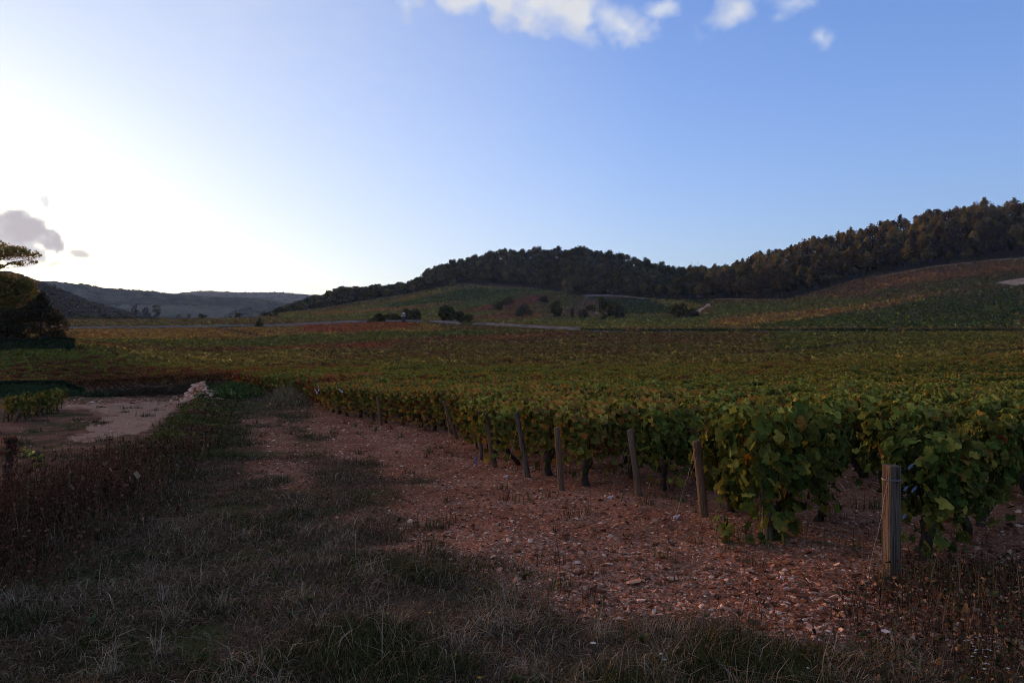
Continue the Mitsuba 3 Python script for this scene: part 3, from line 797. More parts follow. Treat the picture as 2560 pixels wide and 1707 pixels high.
def round_post(base, top, rb, rt, seed, cut=0.0, rough=.004, sides=14):
    """A stake as one solid, from 25 cm under the ground to a chamfered, slightly sloping top."""
    base, top = np.asarray(base, float), np.asarray(top, float)
    d = unit(top - base)
    L = np.linalg.norm(top - base)
    s = np.concatenate([[-.25], np.linspace(0, L - .012, 12), [L]])
    rad_ = rb + (rt - rb) * np.clip(s / L, 0, 1)
    rad_[-1] -= .010
    pts = base + d * s[:, None]
    v, f = tube(pts, rad_, sides)
    nz = meshkit.noise(v * np.array([16, 16, 5]) + seed, 3)[:, None] - .5
    v = v + nz * rough * 2 * np.array([1, 1, 0])
    if cut:
        up = sstep(L * .7, L, (v - base) @ d)
        v[:, 2] += up * cut * (v[:, 0] - top[0]) / rt
    return v, f


def from_pixels(base_px, top_px, lean=0.0):
    b = at(*base_px)
    b[2] = float(H(b[:1], b[1:2])[0])
    y = b[1] + lean
    t = np.array([(top_px[0] - CX) / F * y, y, EYE - (top_px[1] - CY) / F * y])
    return b, t


def wire(a, b, sag=.0, rad_=.0014, n=6, r=None):
    t = np.linspace(0, 1, n)[:, None]
    p = np.asarray(a) * (1 - t) + np.asarray(b) * t
    p[:, 2] -= sag * 4 * (t * (1 - t))[:, 0]
    if r is not None:
        p[1:-1] += r.normal(size=(n - 2, 3)) * .006
    return tube(p, rad_, 4, cap=False)


# the square weathered post
b, t = from_pixels((2228, 1449), (2229, 1162))
key = numbered('vine_post')
import manifold3d as m3
w = .100
body = m3.Manifold.cube([w, w, float(np.linalg.norm(t - b)) + .3], True).translate([0, 0, 0])
sec = m3.CrossSection.square([w - .016, w - .016], True).offset(.008, m3.JoinType.Round, 2.0, 16)
L = float(np.linalg.norm(t - b))
body = m3.Manifold.extrude(sec, L + .292).translate([0, 0, -.3]) + m3.Manifold.extrude(sec, .008, 0, 0, [.86, .86]).translate([0, 0, L - .008])
body = body.refine_to_length(.035)
mm = body.to_mesh()
v = np.array(mm.vert_properties[:, :3])
v = v + (meshkit.noise(v * np.array([55, 55, 4]), 8)[:, None] - .5) * .006 * np.array([1, 1, 0])
a = math.radians(12)
v = v @ np.array([[math.cos(a), math.sin(a), 0], [-math.sin(a), math.cos(a), 0], [0, 0, 1]])
v = v + b + np.clip(v[:, 2:], 0, None) / L * (t - b - [0, 0, L])
scene[key + '__stake'] = mikit.ply((v, np.array(mm.tri_verts)), 'greypost_mat', smooth=35)
tag(key, 'thick square weathered grey post at the head of the nearest vine row', 'post', 'vine row end posts')
anchor = at(2168, 1462)
r = np.random.default_rng(5)
for k, h in enumerate((.32, .36, .80)):
    scene[key + ('__guy_wire' if k == 0 else f'__guy_wire_{k:03d}')] = mikit.ply(wire(b + (t - b) * (h / L) + [-.045, -.045, 0], anchor + [0, 0, -.03], .0, .0015, 7, r), 'wire_mat', smooth=True)
scene[key + '__wire_wrap'] = mikit.ply(join([tube([b + (t - b) * (.80 / L) + .075 * np.array([math.cos(q + a), math.sin(q + a), 0]) * (1 if i % 2 else .98) + [0, 0, .004 * i - .015] for q in np.linspace(0, 6.3, 9)], .0022, 4) for i in range(3)]), 'wire_mat', smooth=True)
for k, (px_, py_, ln) in enumerate(((2278, 1165, .10), (2265, 1220, .07), (2286, 1222, .10), (2262, 1289, .08))):
    y_ = b[1] + .22
    c_ = np.array([(px_ - CX) / F * y_, y_, EYE - (py_ - CY) / F * y_])
    dirn = unit(np.array([U[0], U[1], .25]))
    scene[key + ('__wire_clip' if k == 0 else f'__wire_clip_{k:03d}')] = mikit.ply(tube([c_ - dirn * ln * .6, c_, c_ + dirn * ln * .5], [.008, .014, .006], 6), 'clip_mat', smooth=40)
for k, h in enumerate((.40, .62, .84)):
    p0 = b + (t - b) * (h / L)
    p1 = p0 + np.array([U[0], U[1], 0]) * 6.0
    p1[2] = float(H(p1[:1], p1[1:2])[0]) + h
    scene[key + ('__trellis_wire' if k == 0 else f'__trellis_wire_{k:03d}')] = mikit.ply(wire(p0, p1, .01, .0016, 8), 'wire_mat', smooth=True)

POST_LIST = [   # base, top (photograph pixels), lean in depth, radii, material, label, wires' anchor
    ((1923, 1352), (1903, 1131), .05, .048, .046, 'greypost_mat', 'grey post almost hidden in leaves, between the square post and the leaning round post', (1906, 1365)),
    ((1761, 1293), (1741, 1101), .03, .050, .047, 'post_mat', 'stout round wooden post leaning left, with a white wire anchor before it', (1688, 1300)),
    ((1598, 1241), (1575, 1073), .02, .045, .043, 'post_mat', 'round post half wrapped in leaves with yellow leaves at its middle', (1523, 1250)),
    ((1404, 1224), (1392, 1067), .0, .043, .041, 'post_mat', 'upright round post with a clean cut top standing clear of the leaves', None),
    ((1320, 1195), (1291, 1030), .04, .046, .034, 'greypost_mat', 'split silver-grey post with a pointed top, leaning left', (1262, 1197)),
    ((1237, 1168), (1213, 1027), .02, .050, .048, 'post_mat', 'bright orange-brown round post with a flat pale top, leaning left', None),
    ((1203, 1148), (1199, 1023), .0, .038, .034, 'greypost_mat', 'thin grey post beside the orange-brown one', None),
    ((1143, 1097), (1109, 1001), .05, .046, .044, 'post_mat', 'round brown post leaning hard to the left, seen beyond the thin stick', (1130, 1135)),
    ((953, 1063), (944, 993), .0, .055, .05, 'post_mat', 'pale post in the far corner vines beside yellowing leaves', None),
    ((1194, 1124), (1165, 1028), .08, .024, .020, 'greypost_mat', 'thin pale stick slanting between two leafy vine heads', None),
    ((1178, 1090), (1173, 998), .0, .052, .05, 'post_mat', 'short-looking orange post top showing above the leaves', None),
    ((1072, 1066), (1038, 998), .10, .05, .042, 'greypost_mat', 'dark slanting stake under the vines, next to the pale corner post', None),
    ((798, 1004), (778, 948), .2, .085, .07, 'greypost_mat', 'grey slanting stake beside the red vines at the end of the track', None),
    ((818, 1006), (796, 958), .2, .07, .06, 'greypost_mat', 'second grey slanting stake, close to the red vines', None),
]
for k, (pb, ptop, lean, rb, rt, mat, label, anc) in enumerate(POST_LIST):
    b, t = from_pixels(pb, ptop, lean)
    key = numbered('vine_post')
    scene[key + '__stake'] = mikit.ply(round_post(b, t, rb, rt, k * 3.7, cut=.03 if 'pointed' in label else .004, rough=.010 if mat == 'greypost_mat' else .004), mat, smooth=40)
    tag(key, label, 'post', 'vine row end posts')
    if anc:
        an = at(*anc)
        r = np.random.default_rng(70 + k)
        for q, h in enumerate((.94, .80, .55) if k < 3 else (.8,)):
            scene[key + ('__guy_wire' if q == 0 else f'__guy_wire_{q:03d}')] = mikit.ply(wire(b + (t - b) * h + [-.02, -.04, 0], an + r.normal(size=3) * .01, .0, .0012, 6, r), 'wire_mat', smooth=True)
        if k in (1, 2, 4):
            for q in range(2):
                c_ = an + np.array([.035 * q - .01, .0, .035])
                scene[key + ('__anchor' if q == 0 else f'__anchor_{q:03d}')] = mikit.ply(tube([c_ + [-.02, 0, -.06 + .03 * q], c_, c_ + [.03, .01, .012 + .01 * q]], [.007, .012, .009], 6), 'white_mat', smooth=40)
# blue marker on the soil, broken stick
p = at(1187, 1168)
key = numbered('marker_peg')
blade = np.array([(0, 0, 0), (.012, 0, 0), (.030, .01, .09), (.034, .012, .15), (.014, .012, .155), (.008, .005, .07)])
scene[key + '__tape'] = mikit.ply(join([(blade + p + [0, 0, .04], np.array([(0, 1, 5), (1, 2, 5), (2, 3, 5), (3, 4, 5)])), (blade + p + [.004, .006, .04], np.array([(0, 5, 1), (1, 5, 2), (2, 5, 3), (3, 5, 4)]))]), 'blue_mat')
scene[key + '__pin'] = mikit.ply(tube([p + [0, 0, -.05], p + [0, 0, .05]], .008, 6), 'white_mat', smooth=40)
tag(key, 'small blue tape marker in the soil left of the thin grey post', 'marker')
p = at(1550, 1257)
key = numbered('broken_stick')
scene[key] = mikit.ply(tube([p + [0, 0, -.03], p + [.03, .02, .06], p + [.06, .03, .15]], [.010, .010, .008], 6), 'post_mat', smooth=40)
tag(key, 'short pale broken stick standing in the soil by the leafy round post', 'stick')
p = at(465, 1272)
key = numbered('plastic_scrap')
scene[key] = mikit.ply((np.array([(-.06, 0, .03), (0, -.02, .045), (.07, .01, .07), (.05, .03, .05), (-.02, .03, .03)]) + p, np.array([(0, 1, 4), (1, 2, 3), (1, 3, 4)])), 'green_mat')
tag(key, 'small scrap of green plastic lying in the grass of the track', 'plastic scrap')
# slim metal stakes that poke out of the vines, white rags on some
for px_, py_, w, rag in ((2087, 953, .017, 0), (2281, 952, .014, 0), (2362, 860, .03, 0), (2154, 847, .035, 0), (2180, 847, .035, 0), (2240, 839, .035, 0), (2110, 858, .03, 0)):
    b = at_h(px_, py_, 1.40)
    key = numbered('metal_stake')
    hgt = 1.40
    scene[key] = mikit.ply(round_post(b, b + [0.02, 0, hgt], w, w * .8, px_, sides=8, rough=.0), 'turret_mat' if py_ > 900 else 'wall_mat', smooth=40)
    where = {2087: 'slim blue-grey stake with a pointed tip rising from the near vines', 2281: 'small blue-grey stake tip in the vines, to the right of the taller one', 2362: 'lone grey stake in the rows before the slope',
             2154: 'pale stake in the far vines, left one of a pair', 2180: 'pale stake in the far vines, right one of a pair', 2240: 'pale stake near the far reddish vines', 2110: 'short pale stake in the far vines just left of a pair'}[px_]
    tag(key, where, 'stake', 'stakes among the vines')
for k, (px_, py_) in enumerate(((792, 953), (800, 961), (829, 950), (823, 957), (842, 945), (856, 947), (868, 949), (870, 961), (803, 970), (798, 976), (859, 976), (2187, 843), (2138, 854), (2268, 839), (2277, 838), (1930, 881))):
    b = at_h(px_, py_, 1.06)
    key = numbered('white_ribbon')
    q = np.random.default_rng(px_)
    w, L = (.030, .15) if px_ < 1000 else (.12, .22)
    a_ = q.uniform(-.9, .9)
    ax = np.array([math.sin(a_), -.2, math.cos(a_)])
    sd = np.array([math.cos(a_), .3, -math.sin(a_)]) * w
    c0 = b + [0, -.35, 1.06]
    vv_ = np.array([c0 + ax * L * (s - .5) + sd * e + np.array([0, .05, 0]) * math.sin(5 * s) for s in np.linspace(0, 1, 4) for e in (-.5, .5)])
    vv_ = np.vstack([vv_, vv_ + [0, .006, 0]])
    ff = [(2 * s + o, 2 * s + 1 + o, 2 * s + 3 + o) for s in range(3) for o in (0, 8)] + [(2 * s + o, 2 * s + 3 + o, 2 * s + 2 + o) for s in range(3) for o in (0, 8)]
    scene[key] = mikit.ply((vv_, np.array(ff)), 'white_mat')
    tag(key, 'white ribbon fluttering on the red vines at the end of the track' if px_ < 1000 else 'white rag caught in the far vines', 'ribbon', 'white ribbons on the red vines' if px_ < 1000 else 'white rags in the far vines')

# ---------------------------------------------------------------- stones
r = np.random.default_rng(12)
STONES = []
for k in range(8):
    p = unit(r.normal(size=(15, 3))) * np.array([1, r.uniform(.5, .9), r.uniform(.24, .5)]) * r.uniform(.8, 1.1, (15, 1))
    hull = trimesh.convex.convex_hull(p)
    STONES.append((np.array(hull.vertices), np.array(hull.faces)))
STONE_COL = np.array([(.47, .24, .145), (.62, .385, .255), (.33, .140, .078), (.70, .50, .36), (.41, .20, .12), (.24, .090, .048)])


def stone_mesh(p, size, r, sink=.38):
    """Many loose stones as one mesh, with their colours."""
    kind_ = r.integers(0, 8, len(p))
    sets = []
    for k in range(8):
        ok = kind_ == k
        m = int(ok.sum())
        if not m:
            continue
        a = r.uniform(0, 6.28, m)
        za = unit(np.stack([r.normal(size=m) * .22, r.normal(size=m) * .22, np.ones(m)], 1))
        xa = unit(np.cross(np.stack([-np.sin(a), np.cos(a), 0 * a], 1), za))
        s = size[ok]
        v, f = scatter(*STONES[k], p[ok] + np.stack([0 * s, 0 * s, s * (.45 - sink)], 1), xa, np.cross(za, xa), za, s)
        c = STONE_COL[r.choice(6, size=m, p=[.26, .13, .22, .05, .20, .14])] * np.exp(r.normal(size=(m, 1)) * .16)
        sets.append((v, f, per(c, len(STONES[k][0]))))
    v, f = join([(a, b) for a, b, _ in sets])
    return v, f, np.vstack([c for *_, c in sets])


def soil_points(n, y0, y1, r, power=1.0):
    y = np.exp(r.uniform(math.log(y0), math.log(y1), n))
    x = r.uniform(-1, 1, n) * y * .74
    v, u = x * V[0] + y * V[1], x * U[0] + y * U[1]
    g, s = cover(x, y)
    inside_rows = u > row_start(v) - .1
    keep = np.where(inside_rows, (u < row_start(v) + 9) * .75, (1 - g) ** 1.5)
    keep = keep * (x > bank(y) + .8)
    ok = r.random(n) < keep
    return x[ok], y[ok]


for k, s in enumerate(STONES):
    for q in range(3):
        c = np.tile(STONE_COL[[0, 1, 4][q]], (len(s[0]), 1)) * np.exp(r.normal(size=(len(s[0]), 1)) * .06)
        scene[f'soil_stone_{k}_{q}'] = {'type': 'shapegroup', 'rock': ply_color(s[0], s[1], 'stone_mat', c)}
x, y = soil_points(9000, 4.2, 15, r)
size = .012 * np.exp(np.minimum(np.abs(r.normal(size=len(x))), 2.3) * .55)
ordr = np.argsort(-size / y)[:297]
BIG = [(1680, 1445, .062), (1585, 1455, .070), (1800, 1518, .042), (1572, 1530, .045), (1783, 1455, .030), (1757, 1457, .026), (2100, 1503, .034), (2180, 1450, .03), (1585, 1381, .03), (1440, 1300, .05), (1350, 1245, .05), (1590, 1270, .05), (1580, 1255, .045), (1755, 1515, .04), (1520, 1410, .036)]
bx = np.array([at(a, b_)[:2] for a, b_, _ in BIG])
sx, sy, ss = np.concatenate([bx[:, 0], x[ordr]])[:300], np.concatenate([bx[:, 1], y[ordr]])[:300], np.concatenate([[s for *_, s in BIG], size[ordr]])[:300]
sz_ = H(sx, sy)
for k in range(len(sx)):
    q = np.random.default_rng(4000 + k)
    inst('vineyard_soil__stone' if k == 0 else f'vineyard_soil__stone_{k:03d}', f'soil_stone_{q.integers(8)}_{q.integers(3) if k else 1}',
         mat4(sx[k], sy[k], sz_[k] + ss[k] * .22, q.uniform(0, 360), ss[k], (q.normal() * 12, q.normal() * 12)))
x, y = soil_points(78000, 4.0, 36, r)
size = .0072 * np.exp(np.minimum(np.abs(r.normal(size=len(x))), 2.3) * .60) * np.clip(y / 9, 1, 2.2)
v, f, c = stone_mesh(np.stack([x, y, H(x, y)], 1), size, r)
scene['vineyard_soil__rubble'] = ply_color(v, f, 'stone_mat', c)
tag('vineyard_soil__rubble', 'small limestone chips strewn over the red soil', kind='stuff')
# clods of soil, dug up under the rows
x, y = soil_points(7000, 4.0, 20, r)
n = len(x)
v, f, c = stone_mesh(np.stack([x, y, H(x, y)], 1), .014 * np.exp(np.minimum(np.abs(r.normal(size=n)), 2.0) * .6), r, .3)
c = np.tile([.15, .060, .030], (len(c), 1)) * (.7 + .6 * c[:, :1])
scene['vineyard_soil__clods'] = ply_color(v, f, 'stone_mat', c)
tag('vineyard_soil__clods', 'crumbly clods of red earth', kind='stuff')

x, y = soil_points(900, 4.6, 24, r)
vv_, uu_ = x * V[0] + y * V[1], x * U[0] + y * U[1]
ok = (uu_ > row_start(vv_) - 1.6 - np.abs(r.normal(size=len(x))) * .8) & (vv_ > ROW0 - 1)
x, y = x[ok], y[ok]
n = len(x)
xa, ya, za = frames(np.stack([r.normal(size=n) * .3, r.normal(size=n) * .3, np.ones(n)], 1), r)
lsz = .055 * np.exp(r.normal(size=n) * .25)
v, f = scatter(SIMPLE_V * [1, 1, -1.4], SIMPLE_F, np.stack([x, y, H(x, y) + .022], 1), xa, ya, za, lsz)
c = np.array([(.14, .066, .036), (.17, .09, .042), (.10, .050, .031), (.19, .12, .045), (.12, .045, .030)])[r.integers(0, 5, n)] * np.exp(r.normal(size=(n, 1)) * .25)
scene['fallen_leaves'] = ply_color(v, f, 'grass_mat', per(c, len(SIMPLE_V)))
tag('fallen_leaves', 'fallen brown and yellow vine leaves on the soil under the rows', 'leaves', kind='stuff')

# the tumbled stone pile where the retaining wall of the yard ends
r = np.random.default_rng(19)
key = numbered('stone_pile')
foot, foot2 = at(424, 1014), at(548, 1004)
crest = np.array([(503 - CX) / F * (foot[1] + .9), foot[1] + .9, EYE - (956 - CY) / F * (foot[1] + .9)])
n = 299
for k in range(n):
    t = r.random()
    a_ = r.random() ** .8
    base_p = foot * (1 - t) + foot2 * t + np.array([0, r.uniform(-.5, .9), .06])
    p = base_p * (1 - a_) + crest * a_ + r.normal(size=3) * np.array([.10, .25, .05]) * (1 - .5 * a_)
    s = .155 * math.exp(r.normal() * .30)
    inst(key + ('__stone' if k == 0 else f'__stone_{k:03d}'), f'soil_stone_{r.integers(8)}_{r.choice(3, p=[.45, .45, .1])}', mat4(p[0], p[1], p[2] - .04, r.uniform(0, 360), s, (r.normal() * 16, r.normal() * 16)))
core = trimesh.convex.convex_hull(np.array([foot + [.5, .2, -.3], foot2 + [-.4, .2, -.3], foot + [.5, 1.3, -.3], foot2 + [-.3, 1.5, -.3], crest - [.1, -.1, .48], crest - [-.15, -.3, .50]]))
scene[key + '__earth'] = mikit.ply(core, {'type': 'diffuse', 'reflectance': {'type': 'rgb', 'value': [.05, .032, .022]}})
tag(key, 'heap of pale tumbled stones at the end of the yard wall beside the grassy track', 'stone pile')
# rubble behind the sandy yard and stones peeping from the bank
x = r.uniform(105, 440, 420)
pts = np.array([at(a_, b_) for a_, b_ in zip(x, 1003 + r.normal(size=420) * 5 - (x - 105) * .004)])
pts2 = np.array([at(a_, b_) for a_, b_ in zip(r.uniform(495, 590, 60), 1000 + r.normal(size=60) * 14 + 20)])
yb = r.uniform(13, 37, 170)
pts3 = np.stack([bank(yb) + r.normal(size=170) * .35 - .25, yb, 0 * yb], 1)
pts = np.vstack([pts, pts2, pts3])
pts[:, 2] = H(pts[:, 0], pts[:, 1])
sizes = .07 * np.exp(r.normal(size=len(pts)) * .5)
yy = np.exp(r.uniform(math.log(9), math.log(44), 5200))
pts4 = np.stack([bank(yy) - .8 - r.random(5200) * np.minimum(yy * .74 + bank(yy) + 1, 30).clip(.1), yy, 0 * yy], 1)
pts4 = pts4[(contains_xy(SAND, pts4[:, 0], pts4[:, 1]) * .55 + .3) > r.random(5200) * 1.2]
sizes = np.concatenate([sizes, .018 * np.exp(np.minimum(np.abs(r.normal(size=len(pts4))), 2.4) * .6)])
pts = np.vstack([pts, pts4])
pts[:, 2] = H(pts[:, 0], pts[:, 1])
v, f, c = stone_mesh(pts, sizes, r)
scene['yard_rubble'] = ply_color(v, f, 'stone_mat', c * .95)
tag('yard_rubble', 'stone rubble along the back of the sandy yard, on its floor and on the bank', 'rubble', kind='stuff')

# ---------------------------------------------------------------- grass and weeds
def blades(p, length, width, lean, col, r, curl=.5, tipcol=None):
    """Bent ribbons: two faces and a tip each, rooted at p."""
    n = len(p)
    a = r.uniform(0, 6.28, n)
    d = np.stack([np.cos(a), np.sin(a), 0 * a], 1)
    sdir = np.stack([-np.sin(a + r.normal(size=n)), np.cos(a + r.normal(size=n)), 0 * a], 1)
    up = np.array([0, 0, 1.0])
    l, w = length[:, None], width[:, None]
    ln = np.clip(lean, 0, 1.5)[:, None]
    m = p + d * l * .5 * np.sin(ln * .6) + up * l * .5 * np.cos(ln * .6)
    t = m + d * l * .5 * np.sin(np.clip(ln * (1 + curl), 0, 1.75)) + up * l * .5 * np.cos(np.clip(ln * (1 + curl), 0, 1.75))
    v = np.stack([p - sdir * w * .5, p + sdir * w * .5, m - sdir * w * .4, m + sdir * w * .4, t], 1).reshape(-1, 3)
    f = (np.array([(0, 1, 3), (0, 3, 2), (2, 3, 4)])[None] + (np.arange(n) * 5)[:, None, None]).reshape(-1, 3)
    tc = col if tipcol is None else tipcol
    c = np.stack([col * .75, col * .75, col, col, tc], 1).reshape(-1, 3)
    return v, f, c


G_COL = np.array([(.040, .048, .013), (.068, .066, .020), (.150, .100, .052), (.23, .155, .090), (.100, .054, .030), (.42, .30, .19)])


def turf(n, y0, y1, r, hscale=1.0, mix_dry=(.10, .10, .22, .24, .26, .08), mix_green=(.50, .30, .08, .05, .05, .02), clump=1.0):
    y = np.exp(r.uniform(math.log(y0), math.log(y1), n))
    x = r.uniform(-.76, .76, n) * y if y1 < 9 else bank(y) - .6 + r.random(n) * (np.interp(y, SOIL_Y, SOIL_X) + 1.4 - bank(y) + .6)
    g, s = cover(x, y)
    p = np.stack([x, y, 0 * x], -1)
    tuft = meshkit.fbm(p * 1.6, 3, 31)
    green = sstep(.50, .62, meshkit.fbm(p * .75, 3, 33) + .35 * (meshkit.noise(p * 3, 34) - .5))
    green = np.maximum(green, .85 * sstep(2.6, 1.8, x - bank(y)) * sstep(7, 10, y))
    v, u = x * V[0] + y * V[1], x * U[0] + y * U[1]
    keep = g * sstep(.12, .50, tuft) * (u < row_start(v) - .1) * (x > bank(y) - .5)
    ok = r.random(n) < keep
    x, y, tuft, green = x[ok], y[ok], tuft[ok], green[ok]
    n = len(x)
    isg = r.random(n) < green
    c = np.where(isg[:, None], G_COL[r.choice(6, size=n, p=mix_green)], G_COL[r.choice(6, size=n, p=mix_dry)]) * np.exp(r.normal(size=(n, 1)) * .25)
    ln = hscale * (.028 + .085 * sstep(.45, .75, tuft)) * np.exp(r.normal(size=n) * .40)
    return x, y, c, ln, isg


r = np.random.default_rng(23)
sets = []
for n, y0, y1, hs in ((215000, 3.4, 8.5, 1.0), (100000, 8.5, 26, .9), (40000, 26, 68, 1.2)):
    x, y, c, ln, isg = turf(n, y0, y1, r, hs)
    p = np.stack([x, y, H(x, y) - .01], 1)
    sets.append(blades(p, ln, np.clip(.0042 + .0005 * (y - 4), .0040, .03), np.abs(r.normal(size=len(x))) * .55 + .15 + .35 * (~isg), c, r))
# flat litter of dead blades and small ground leaves between the tufts
x, y, c, ln, isg = turf(150000, 3.4, 14, r)
p = np.stack([x, y, H(x, y) + .004 + .012 * r.random(len(x))], 1)
lc = np.array([(.150, .088, .052), (.105, .058, .034), (.20, .135, .085), (.075, .045, .026)])[r.integers(0, 4, len(x))] * np.exp(r.normal(size=(len(x), 1)) * .3)
sets.append(blades(p, .035 + .05 * r.random(len(x)), np.clip(.004 + .0006 * (y - 4), .004, .02), np.full(len(x), 1.42) + r.normal(size=len(x)) * .12, lc, r, .06))
x, y, c, ln, isg = turf(60000, 3.4, 12, r)
ok = meshkit.fbm(np.stack([x, y, 0 * x], -1) * 1.1, 3, 41) > .54
x, y = x[ok], y[ok]
n = len(x)
xa, ya, za = frames(np.stack([r.normal(size=n) * .45, r.normal(size=n) * .45, np.ones(n)], 1), r)
sl = .016 * np.exp(r.normal(size=n) * .35)
v_, f_ = scatter(CLUMP_V, CLUMP_F, np.stack([x, y, H(x, y) + .010 + .025 * r.random(n)], 1), xa, ya, za, np.stack([sl, sl * .8, sl], 1))
sets.append((v_, f_, per(np.array([(.036, .052, .014), (.055, .066, .018), (.085, .080, .026)])[r.integers(0, 3, n)] * np.exp(r.normal(size=(n, 1)) * .25), 4)))
# long dry straws lying over the near turf
x, y, c, ln, isg = turf(9000, 3.4, 9, r)
p = np.stack([x, y, H(x, y)], 1)
sets.append(blades(p, ln * 2.1 + .05, np.full(len(x), .0028), np.abs(r.normal(size=len(x))) * .6 + .5, G_COL[r.choice([2, 3, 5], size=len(x))] * np.exp(r.normal(size=(len(x), 1)) * .25), r, .8))
r = np.random.default_rng(28)
x, y, *_ = turf(700, 3.6, 9.0, r)
x, y = x[:95], y[:95]
n = 9 * len(x)
p = np.stack([np.repeat(x, 9), np.repeat(y, 9), np.zeros(n)], 1)
p[:, 2] = H(p[:, 0], p[:, 1])
rc = np.array([(.050, .070, .022), (.075, .080, .028), (.11, .075, .036)])[np.repeat(r.integers(0, 3, len(x)), 9)] * np.exp(r.normal(size=(n, 1)) * .2)
sets.append(blades(p, .05 + .07 * r.random(n), .016 + .014 * r.random(n), .75 + .5 * r.random(n), rc, r, .5))
r = np.random.default_rng(27)
x, y, *_ = turf(900, 3.6, 8.0, r)
x, y = x[:46], y[:46]
n = 55 * len(x)
p = np.stack([np.repeat(x, 55) + r.normal(size=n) * .045, np.repeat(y, 55) + r.normal(size=n) * .045, np.zeros(n)], 1)
p[:, 2] = H(p[:, 0], p[:, 1]) - .01
sets.append(blades(p, .10 + .22 * r.random(n) ** 1.5, np.full(n, .0030), .25 + np.abs(r.normal(size=n)) * .55, np.array([(.30, .22, .13), (.42, .32, .21), (.22, .14, .08)])[r.integers(0, 3, n)] * np.exp(r.normal(size=(n, 1)) * .2), r, 1.3))
v, f = join([(a, b_) for a, b_, _ in sets])
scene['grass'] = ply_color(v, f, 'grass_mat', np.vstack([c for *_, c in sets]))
tag('grass', 'matted dry and green grass covering the verge and the track', 'grass', kind='stuff')
# sparse weeds on the stony soil
r = np.random.default_rng(24)
y = np.exp(r.uniform(math.log(4.5), math.log(26), 420))
x = r.uniform(-.6, .7, 420) * y
vv_, uu_ = x * V[0] + y * V[1], x * U[0] + y * U[1]
gg, _s = cover(x, y)
ok = (uu_ < row_start(vv_) + 3) & (gg < .6) & (x > bank(y) + 1) & (meshkit.fbm(np.stack([x, y, 0 * x], -1) * .8, 3, 60) > .46)
cx, cy = x[ok], y[ok]
n = len(cx) * 26
bx_, by_ = np.repeat(cx, 26) + r.normal(size=n) * .06, np.repeat(cy, 26) + r.normal(size=n) * .06
c = np.array([(.07, .095, .035), (.10, .075, .035), (.14, .06, .03)])[np.repeat(r.integers(0, 3, len(cx)), 26)] * np.exp(r.normal(size=(n, 1)) * .25)
yw = np.exp(r.uniform(math.log(10), math.log(40), 150))
xw = bank(yw) - .7 - r.random(150) * np.minimum(yw * .74 + bank(yw), 26).clip(.1)
okw = meshkit.fbm(np.stack([xw, yw, 0 * xw], -1) * .5, 3, 66) > .47
xw, yw = xw[okw], yw[okw]
bx_, by_ = np.concatenate([bx_, np.repeat(xw, 60) + r.normal(size=60 * len(xw)) * .16]), np.concatenate([by_, np.repeat(yw, 60) + r.normal(size=60 * len(xw)) * .16])
c = np.vstack([c, np.repeat(np.array([(.05, .068, .022), (.08, .075, .03), (.10, .07, .035)])[r.integers(0, 3, len(xw))], 60, 0)])
n = len(bx_)
v, f, c = blades(np.stack([bx_, by_, H(bx_, by_) - .005], 1), .10 * np.exp(r.normal(size=n) * .5), np.clip(.004 + .0008 * (by_ - 4), .004, .02), np.abs(r.normal(size=n)) * .4, c, r)
scene['soil_weeds'] = ply_color(v, f, 'grass_mat', c)
tag('soil_weeds', 'sparse low weeds sprouting on the stony soil and in the yard', 'weeds', kind='stuff')


def weed_mass(n, pts_fn, h0, h1, r, cols, leafy=.35):
    """dry branching stems with small leaves: (v, f, c)"""
    p, hs = pts_fn(n, r)
    n = len(p)
    cols = np.array(cols)
    c = cols[r.integers(0, len(cols), n)] * np.exp(r.normal(size=(n, 1)) * .3)
    l = (h0 + (h1 - h0) * r.beta(1.6, 1.6, n)) * hs
    out = [blades(p, l, np.clip(.005 + .0007 * (p[:, 1] - 4), .004, .03), np.abs(r.normal(size=n)) * .35, c, r, .4)]
    m = int(n * leafy * 6)
    k = r.integers(0, n, m)
    hh = r.random(m) ** .8
    q = p[k] + np.stack([r.normal(size=m) * .07, r.normal(size=m) * .07, l[k] * hh * .85], 1)
    xa, ya, za = frames(r.normal(size=(m, 3)) + [0, 0, .6], r)
    s = np.clip(.022 + .0022 * (q[:, 1] - 4), .02, .09) * np.exp(r.normal(size=m) * .35)
    v, f = scatter(CLUMP_V, CLUMP_F, q, xa, ya, za, np.stack([s, s * .6, s], 1))
    cc = c[k] * np.exp(r.normal(size=(m, 1)) * .3)
    out.append((v, f, per(cc, 4)))
    v, f = join([(a, b_) for a, b_, _ in out])
    return v, f, np.vstack([o[2] for o in out])


def bank_pts(n, r):
    y = np.exp(r.uniform(math.log(4.2), math.log(36), n))
    o = r.normal(size=n) * .55 + .15
    x = bank(y) + o + .35
    p = np.stack([x, y, H(x, y) - .02], 1)
    hs = np.clip(np.interp(y, [4, 8, 13, 18, 36], [.9, 1.1, .95, .6, .6]) * (1.15 - .45 * np.abs(o)), .25, 1.2) * (.45 + 1.1 * meshkit.noise(p * np.array([.8, .8, 0]), 6))
    gap = np.exp(-((y - 10.3) / .8) ** 2) * .55
    ok = r.random(n) > gap
    return p[ok], hs[ok]


